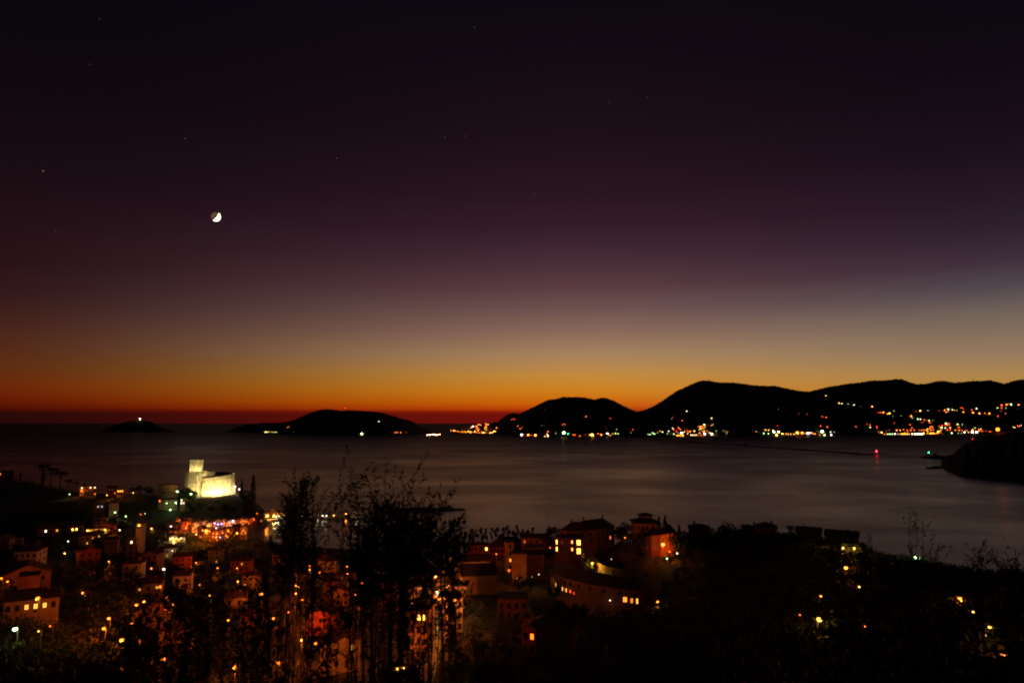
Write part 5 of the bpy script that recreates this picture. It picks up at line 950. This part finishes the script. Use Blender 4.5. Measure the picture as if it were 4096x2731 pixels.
def tree_meshes(kind, var):
    k = (kind, var)
    if k in TREE: return TREE[k]
    tr = MB(); g = np.random.default_rng(hash(kind) % 999 if False else sum(map(ord, kind)) + var * 7); cs, rs = [], []
    if kind == 'round':      # 8 m broadleaf
        tr.tube([(0, 0, -1), (.1, 0, 1.5), (.05, .1, 3.6)], [.3, .22, .14], 6)
        for i in range(6):
            a = i * 1.05 + var; tip = (math.cos(a) * 1.8, math.sin(a) * 1.8, 4.6 + .3 * (i % 3)); tr.tube([(.05, .05, 2.2), (tip[0] * .5, tip[1] * .5, 3.6), tip], [.12, .08, .04], 5)
        for i in range(22):
            d = g.normal(size=3); d /= np.linalg.norm(d); cs.append((d[0] * 2.3, d[1] * 2.3, 5.0 + d[2] * 2.1)); rs.append(g.uniform(.7, 1.25))
        v, q = leaf_cloud(cs, rs, 46, .26, .8, g)
    elif kind == 'pine':     # 12 m umbrella pine
        tr.tube([(0, 0, -1), (.2, 0, 4), (.1, .1, 9)], [.32, .25, .16], 6)
        for i in range(7):
            a = i * .9 + var; tip = (math.cos(a) * 2.9, math.sin(a) * 2.9, 10.1); tr.tube([(.1, .1, 7.2), (tip[0] * .5, tip[1] * .5, 9), tip], [.13, .09, .04], 5)
        for i in range(20):
            a = g.uniform(0, 6.28); r_ = g.uniform(0, 3.6); cs.append((math.cos(a) * r_, math.sin(a) * r_, 10.6 + g.uniform(-.5, .9) - r_ * .12)); rs.append(g.uniform(.8, 1.4))
        v, q = leaf_cloud(cs, rs, 46, .26, .55, g)
    elif kind == 'cypress':  # 9 m column
        tr.tube([(0, 0, -1), (0, 0, 4), (0, 0, 8)], [.2, .12, .04], 5)
        for i in range(26):
            z = .8 + 8.2 * i / 25; w = 1.0 * math.sin(min(1, .25 + i / 25 * .8) * math.pi * .95 + .05) ** .6; a = g.uniform(0, 6.28); cs.append((math.cos(a) * w * .35, math.sin(a) * w * .35, z)); rs.append(max(.25, w * .75))
        v, q = leaf_cloud(cs, rs, 42, .2, 1.2, g)
    else:                    # palm
        tr.tube([(0, 0, -1), (.15, 0, 2.5), (.1, 0, 5)], [.28, .22, .2], 7); V, Q = [], []; b = 0
        for i in range(22):
            a = i * .55 + var; el_ = g.uniform(-.2, 1.0); p0 = np.array([.1, 0, 5.1])
            for j in range(6):
                t0, t1 = j / 6, (j + 1) / 6; f = lambda t: p0 + np.array([math.cos(a) * 2.6 * t, math.sin(a) * 2.6 * t, 2.6 * t * math.sin(el_) - 1.9 * t * t])
                A, B = f(t0), f(t1); sd = np.array([-math.sin(a), math.cos(a), -.25]) * .38 * (1 - t1 * .8)
                V += [A, B, B + sd, A + sd, A, B, B - sd * [1, 1, -1], A - sd * [1, 1, -1]]; Q += [[b, b + 1, b + 2, b + 3], [b + 4, b + 5, b + 6, b + 7]]; b += 8
        v, q = np.array(V), np.array(Q)
    TREE[k] = (tr.mesh('trunk', m_bark), mesh_np('crown', v, q, m_leaf)); return TREE[k]
def tree(kind, px, ytop, D, label, group=None, name=None, hgt=None, wide=1.0):
    nat = {'round': 8.2, 'pine': 12.0, 'cypress': 9.3, 'palm': 6.6}[kind]
    p = P(px, ytop, D); g = H(p.x, D); h = hgt or max(2.5, p.z - g); z0 = p.z - h
    t = thing(name or {'round': 'tree', 'pine': 'pine_tree', 'cypress': 'cypress_tree', 'palm': 'palm_tree'}[kind], label, 'tree', (p.x, D, z0), random.uniform(0, 6.28), group)
    tr, cr = tree_meshes(kind, random.randrange(3)); k = h / nat
    put(tr, 'trunk', t, None, None, (k * wide, k * wide, k)); put(cr, 'crown', t, None, None, (k * wide, k * wide, k)); return t
for a in [('cypress', 2635, 2064, 322, 'shorter of two dark cypresses beside the villa tower'), ('cypress', 2660, 2060, 318, 'taller of two dark cypresses beside the villa tower'), ('cypress', 2716, 2096, 300, 'stubby cypress right of the curved red building'),
          ('round', 2912, 2077, 300, 'big round tree silhouetted on the right-hand ridge'), ('round', 2508, 2078, 345, 'tree right of the curved apartment building'), ('palm', 2482, 2088, 345, 'palm-like tree beside the curved apartment building'),
          ('round', 2600, 2100, 312, 'dark bushy tree covering the front of the villa'), ('round', 2575, 2112, 308, 'lower dark tree below the villa'), ('round', 2222, 2094, 365, 'tree at the left edge of the apartment roof'),
          ('round', 2135, 2128, 378, 'small tree on the shore skyline above the stepped houses'), ('cypress', 2150, 2138, 375, 'small pointed tree on the shore skyline'), ('round', 2192, 2168, 345, 'dark bush in front of the gabled ochre house'),
          ('round', 1998, 2258, 300, 'round dark tree in front of the stepped houses'), ('round', 2025, 2288, 280, 'tree below the tall narrow house'), ('round', 2075, 2296, 270, 'lamplit garden tree below the tall block'), ('round', 2120, 2290, 275, 'dark garden tree right of the lamplit one'),
          ('cypress', 1800, 2362, 175, 'tall dark cypress standing before the bright street'), ('cypress', 1815, 2278, 272, 'dark cypress at the upper right of the bright street'), ('round', 2366, 2216, 312, 'small lamplit bush above the lamp in the bend'), ('round', 2400, 2215, 320, 'dark tree behind the lit roadside wall'),
          ('round', 2450, 2246, 308, 'bush overhanging the middle of the lit roadside wall'), ('round', 2680, 2215, 284, 'bush in front of the curved red building'), ('round', 2705, 2200, 290, 'dark tree right of the curved red building'), ('round', 2640, 2385, 240, 'lamplit tree at the right end of the crescent building'),
          ('round', 2660, 2395, 236, 'dark tree right of the crescent building'), ('round', 2320, 2400, 228, 'bush under the crescent building'), ('round', 2215, 2330, 262, 'lamplit tree at the left end of the crescent building'), ('round', 2230, 2390, 232, 'dark tree below the left end of the crescent building'),
          ('round', 2270, 2595, 142, 'dark tree left of the bright yellow window'), ('round', 2420, 2640, 120, 'dark tree at the bottom right of the low dark-roofed house'), ('round', 2600, 2420, 225, 'dark tree under the right end of the crescent building'), ('round', 2500, 2430, 222, 'dark tree under the middle of the crescent building'),
          ('round', 3385, 2164, 258, 'left yellow-lit tree on the right-hand ridge'), ('round', 3425, 2166, 258, 'right yellow-lit tree on the right-hand ridge'), ('round', 3668, 2228, 232, 'green-lit bush on the right-hand ridge'), ('round', 3275, 2372, 150, 'lamplit branches on the dark right-hand slope'),
          ('pine', 170, 1852, 900, 'tall umbrella pine on the far left hill'), ('pine', 208, 1868, 900, 'umbrella pine right of the tallest one on the far left hill'), ('pine', 245, 1882, 890, 'leaning umbrella pine on the far left hill'), ('cypress', 178, 1880, 895, 'dark cypress under the tall umbrella pine'),
          ('cypress', 82, 1882, 900, 'dark pointed tree beside the far left crest house'), ('pine', 275, 1915, 870, 'low umbrella pine at the right of the far left hill'), ('pine', 305, 1925, 850, 'umbrella pine left of the hilltop house'), ('cypress', 338, 1925, 800, 'small cypress above the hilltop house'),
          ('round', 560, 1935, 800, 'dark tree right of the hilltop row'), ('round', 595, 1940, 795, 'dark tree left of the long palazzo'), ('round', 610, 1950, 790, 'lower dark tree left of the long palazzo'), ('round', 530, 1945, 800, 'dark tree at the right end of the hilltop row'),
          ('round', 746, 1940, 765, 'lamplit bush climbing the castle bastion'), ('round', 758, 1948, 762, 'second lamplit bush at the castle bastion'), ('round', 738, 1958, 760, 'lamplit bush at the left foot of the castle'), ('round', 772, 1958, 760, 'low lamplit bush at the foot of the bastion'),
          ('cypress', 968, 1915, 800, 'tall dark cypress right of the castle'), ('cypress', 1014, 1898, 790, 'thin dark tree on the right shoulder of the castle rock'), ('round', 985, 1950, 790, 'dark tree at the right foot of the castle'),
          ('pine', 3164, 2100, 292, 'thin tree beside the pole on the right-hand ridge')]:
    tree(*a)
for i in range(26):
    x = random.uniform(730, 1050); f = random.uniform(0, 1); D = 740 + 40 * f; tree('round', x, 1992 + max(0, (x - 930) * .28) + 34 * (1 - f) + random.uniform(-3, 8), D, 'dark tree on the wooded slope of the castle rock', 'trees on the castle rock', hgt=random.uniform(6, 9), wide=1.3)
for i, (x, y, D) in enumerate([(3010,2122,284),(3035,2126,283),(3060,2127,283),(3085,2127,283),(3108,2128,283),(2975,2120,300),(2770,2124,300),(2795,2124,300),(2822,2122,300),(2850,2112,300),(2870,2100,300),(2935,2096,300),(2955,2108,300),(3200,2142,276),(3225,2144,276),(3252,2146,275),(3280,2146,275),(3310,2156,272),(3340,2158,272),(3370,2158,270),(3400,2160,270),(3430,2160,268),(3135,2126,285),(3160,2128,284),(2740,2110,292),(2725,2118,290)]):
    tree('round', x, y, D, 'low dark tree in the row along the right-hand ridge', 'low trees along the right-hand ridge', wide=1.5)
n_t = 0
for i in range(900):
    px = random.uniform(20, 1000); D = random.uniform(180, 700); X = ray(px, 2250)[0] * D
    if H(X, D) < 3 or any((X - f[0]) ** 2 + (D - f[1]) ** 2 < (f[2] * .8 + 2) ** 2 for f in FOOT): continue
    t = thing('tree', 'dark garden tree between the houses of the left-hand town', 'tree', (X, D, H(X, D) - .3), random.uniform(0, 6), 'garden trees in the left-hand town')
    tr, cr = tree_meshes('round' if random.random() < .85 else 'cypress', random.randrange(3)); k = random.uniform(.7, 1.1); put(tr, 'trunk', t, None, None, k); put(cr, 'crown', t, None, None, (k * 1.2, k * 1.2, k)); n_t += 1
    if n_t > 130: break
p = P(3164, 2104, 285); t = thing('utility_pole', 'thin utility pole between two houses on the right-hand ridge', 'pole', (p.x, 285, H(p.x, 285))); hh = p.z - H(p.x, 285)
MB().tube([(0, 0, -1), (0, 0, hh)], [.16, .1], 6).obj('pole', m_bark, t); MB().box(-1, 1, -.07, .07, hh - .8, hh - .6).obj('crossarm', m_bark, t)
p = P(2427, 2590, 140); t = thing('unlit_street_lamp', 'unlit street lamp on a thin post near the bottom centre', 'street lamp', (p.x, 140, H(p.x, 140))); hh = p.z - H(p.x, 140)
MB().tube([(0, 0, -1), (0, 0, hh)], [.08, .05], 6).obj('pole', m_metal, t); MB().ball((0, 0, hh + .3), .42).obj('lamp_head', m_conc, t)

# ------------------------------------------------------------------ dark scrub and woodland covering the slopes
def scrub():
    C, Rr = [], []; n = 0; tries = 0
    while n < 11000 and tries < 90000:
        tries += 1; z = rng.random()
        if z < .26: px, D = rng.uniform(-200, 1080), rng.uniform(150, 640)
        elif z < .68: px, D = rng.uniform(2500, 4700), 18 + 400 * rng.random() ** 1.2
        elif z < .77: px, D = rng.uniform(-500, 330), rng.uniform(430, 990)
        elif z < .87: px, D = rng.uniform(1700, 2900), rng.uniform(18, 240)
        else: px, D = rng.uniform(-500, 1900), rng.uniform(15, 170)
        u = (px - 2048) / 2800; X = u * D; g = H(X, D)
        if g < 2: continue
        if any((X - f[0]) ** 2 + (D - f[1]) ** 2 < (f[2] + 2.2) ** 2 for f in FOOT): continue
        if 1690 < px < 1800 and D > 110: continue
        r = rng.uniform(1.0, 2.6) * (1 if D > 60 else .55); hz = rng.uniform(.3, 1.3) if D > 60 else .3
        C.append((X, D, g + r * .5 + hz)); Rr.append(r); n += 1
    v, q = leaf_cloud(C, Rr, 40, .36, .85); stuff(put(mesh_np('hillside_scrub', v, q, m_leaf), 'hillside_scrub'))
scrub()

# ------------------------------------------------------------------ foreground shrubs a few metres from the viewer
lf = MB().add([(0, 0, 0), (.013, .03, .004), (.012, .06, .002), (0, .095, -.008), (-.012, .06, .002), (-.013, .03, .004)], [(0, 1, 2, 3), (0, 3, 4, 5)])
ME_LEAF = lf.mesh('leaf', m_leaf2); LV = np.array(lf.v); LQ = np.array(lf.f)
def rot_to(d, roll):
    d = d.normalized(); up = Vector((0, 0, 1)); x = d.cross(up); x = x.normalized() if x.length > 1e-3 else Vector((1, 0, 0)); z = x.cross(d)
    return Matrix((x, d, z)).transposed() @ Matrix.Rotation(roll, 3, 'Y')
class Shrub:
    def __init__(s, label, px, D):
        p = P(px, 2400, D); s.o = thing('shrub', label, 'shrub', (p.x, D, H(p.x, D))); s.c = Vector(s.o.location); s.V = []; s.Q = []; s.n = 0; s.st = MB()
    def leaves_on(s, pts, dens, keep, size):
        """leaf positions along a stem polyline (from tip down)"""
        out = []; L_ = 0
        for a, b in zip(pts[:-1], pts[1:]):
            seg = (b - a).length; k = max(1, int(seg * dens))
            for i in range(k):
                p = a.lerp(b, (i + random.random()) / k); ax = (b - a).normalized(); an = random.uniform(0, 6.28)
                side = Matrix.Rotation(an, 3, ax) @ ax.cross(Vector((.3, .9, .1))).normalized(); d = (ax * random.uniform(.35, 1.0) + side * random.uniform(.5, 1.0) + Vector((0, 0, -.1)))
                out.append((p, rot_to(d, random.uniform(-1, 1)), size * random.uniform(.7, 1.25)))
        return out
    def stem(s, tip, thick=.009, dens=34, length=1.6, twigs=5, single=False, size=1.0, lean=.25):
        base = Vector((tip.x + random.uniform(-lean, lean), tip.y + random.uniform(-.1, .35), H(tip.x, tip.y) - .1)); mid = base.lerp(tip, .55) + Vector((random.uniform(-.12, .12), random.uniform(-.1, .1), .1))
        pts = [(base * (1 - t) ** 2 + mid * 2 * t * (1 - t) + tip * t * t) for t in np.linspace(0, 1, 9)]
        lo = [p for p in pts if (p - tip).length < length] ; lo = lo if len(lo) > 1 else pts[-2:]
        lv = s.leaves_on(lo, dens, 1, size); tw = []
        for i in range(twigs):
            k = random.uniform(.05, .95); a = lo[0].lerp(lo[-1], k); ln = random.uniform(.2, .62) * size; an = random.uniform(0, 6.28)
            e = a + Vector((math.cos(an) * ln * .75, math.sin(an) * ln * .6, ln * random.uniform(.5, 1.0))); mid2 = a.lerp(e, .5) + Vector((0, 0, -.02)); tw.append([a, mid2, e]); lv += s.leaves_on([a.lerp(e, .2), mid2, e], dens * 1.1, 1, size)
        mb = MB() if single else s.st
        rel = lambda P_: [q - s.c for q in P_]
        mb.tube(rel(pts), list(np.linspace(thick, thick * .3, 9)), 5)
        for w in tw: mb.tube(rel(w), [thick * .4, thick * .3, thick * .2], 4)
        if single:
            b = mb.obj('branch', m_bark, s.o)
            for p, m, k in lv:
                o = put(ME_LEAF, 'leaf', b, p - s.c, None, k); o.rotation_mode = 'QUATERNION'; o.rotation_quaternion = m.to_quaternion()
        else:
            for p, m, k in lv:
                s.V.append((np.array(m) @ (LV * k).T).T + np.array(p - s.c)); s.Q.append(LQ + s.n); s.n += len(LV)
    def done(s):
        if s.V: stuff(put(mesh_np('foliage', np.concatenate(s.V), np.concatenate(s.Q), m_leaf2), 'foliage', s.o))
        if s.st.v: stuff(s.st.obj('stems', m_bark, s.o))
def fill(label, xs, ys, D0, D1, n, dens=34, size=1.0, twigs=5, length=1.5, drop=420, feature=()):
    """a clump: stem tips scattered under the outline (xs, ys)"""
    D0 *= 1.65; D1 *= 1.65; n = int(n * 1.75); dens *= 1.9; length *= 1.65; twigs = int(twigs * 1.8); size *= .74; feature = [(a, b - 14, c2 * 1.65, d * 1.65) for a, b, c2, d in feature]
    s = Shrub(label, (xs[0] + xs[-1]) / 2, (D0 + D1) / 2)
    for i in range(n):
        px = random.uniform(xs[0], xs[-1]); y = float(np.interp(px, xs, ys)) + abs(random.gauss(0, 1)) * drop * .6; s.stem(P(px, y, random.uniform(D0, D1)), dens=dens, size=size, twigs=twigs, length=length)
    for px, y, D, ln in feature: s.stem(P(px, y + 28, D), .006, dens * .62, ln, 3, True, size * .95)
    s.done()
random.seed(23)
fill('tall slender leafy shrub in front of the harbour pier lamps', [1130, 1160, 1200, 1240, 1265], [2090, 1960, 1900, 1930, 2080], 5.6, 6.4, 13, 36, .9, 4, .75, 120, [(1185, 1892, 6.0, .4), (1215, 1876, 6.1, .5), (1248, 1915, 6.0, .4)])
fill('tallest leafy shrub rising before the bay in the middle left', [1400, 1450, 1500, 1540, 1580, 1640], [2100, 2040, 1985, 1975, 2010, 2080], 4.2, 5.0, 17, 26, 1.0, 4, .7, 200,
     [(1358, 1862, 4.5, .42), (1405, 1852, 4.5, .40), (1445, 1885, 4.6, .45), (1500, 1858, 4.5, .6), (1541, 1812, 4.4, .6), (1340, 1960, 4.6, .3), (1318, 1990, 4.6, .3), (1430, 1960, 4.5, .45)])
fill('leafy shrub with forked sprays right of the tallest one', [1610, 1650, 1700, 1750, 1790, 1830], [2110, 2080, 2070, 2080, 2120, 2190], 4.0, 4.8, 13, 26, 1.0, 4, .45, 110,
     [(1575, 1905, 4.3, .35), (1655, 1898, 4.3, .3), (1612, 1912, 4.3, .3), (1700, 1985, 4.2, .35), (1735, 1980, 4.2, .35), (1762, 1972, 4.2, .4), (1775, 2070, 4.2, .3), (1802, 2150, 4.2, .3)])
fill('broad dark shrub filling the lower middle', [1000, 1100, 1250, 1400, 1600, 1700, 1780, 1900], [2330, 2240, 2210, 2200, 2220, 2310, 2490, 2610], 4.4, 6.2, 19, 26, 1.05, 6, 1.3, 300)
fill('broad dark shrub at the lower left of centre', [480, 600, 720, 850, 1000, 1120], [2440, 2350, 2310, 2290, 2280, 2270], 5.0, 6.6, 20, 26, 1.05, 6, 1.4, 260)
fill('low dark shrub in the lower left corner', [200, 300, 420, 560, 640], [2680, 2570, 2490, 2420, 2390], 5.0, 6.4, 17, 26, 1.05, 6, 1.2, 200)
fill('low dark shrub at the bottom centre', [1900, 2000, 2150, 2300, 2500], [2600, 2640, 2690, 2720, 2750], 4.6, 6.0, 10, 30, 1.0, 5, 1.2, 160)
fill('small windblown spray on the right-hand ridge line', [3445, 3470, 3495], [2190, 2165, 2200], 7.5, 8.2, 4, 22, .85, 2, .4, 50, [(3462, 2095, 7.8, .3), (3478, 2125, 7.8, .3)])
fill('tall windblown spray right of the green-lit bush', [3630, 3650, 3680, 3720, 3770], [2190, 2140, 2160, 2190, 2240], 7.0, 7.8, 7, 22, .85, 2, .5, 80, [(3636, 2040, 7.2, .45), (3662, 2025, 7.2, .5), (3690, 2060, 7.2, .4), (3728, 2110, 7.2, .4)])
fill('windblown shrub at the right image edge', [3890, 3930, 3980, 4040, 4110], [2230, 2190, 2210, 2220, 2240], 6.6, 7.4, 11, 24, .85, 2, .5, 80, [(3900, 2180, 6.9, .35), (3940, 2150, 6.9, .4), (3990, 2185, 6.9, .35), (4060, 2180, 6.9, .35)])
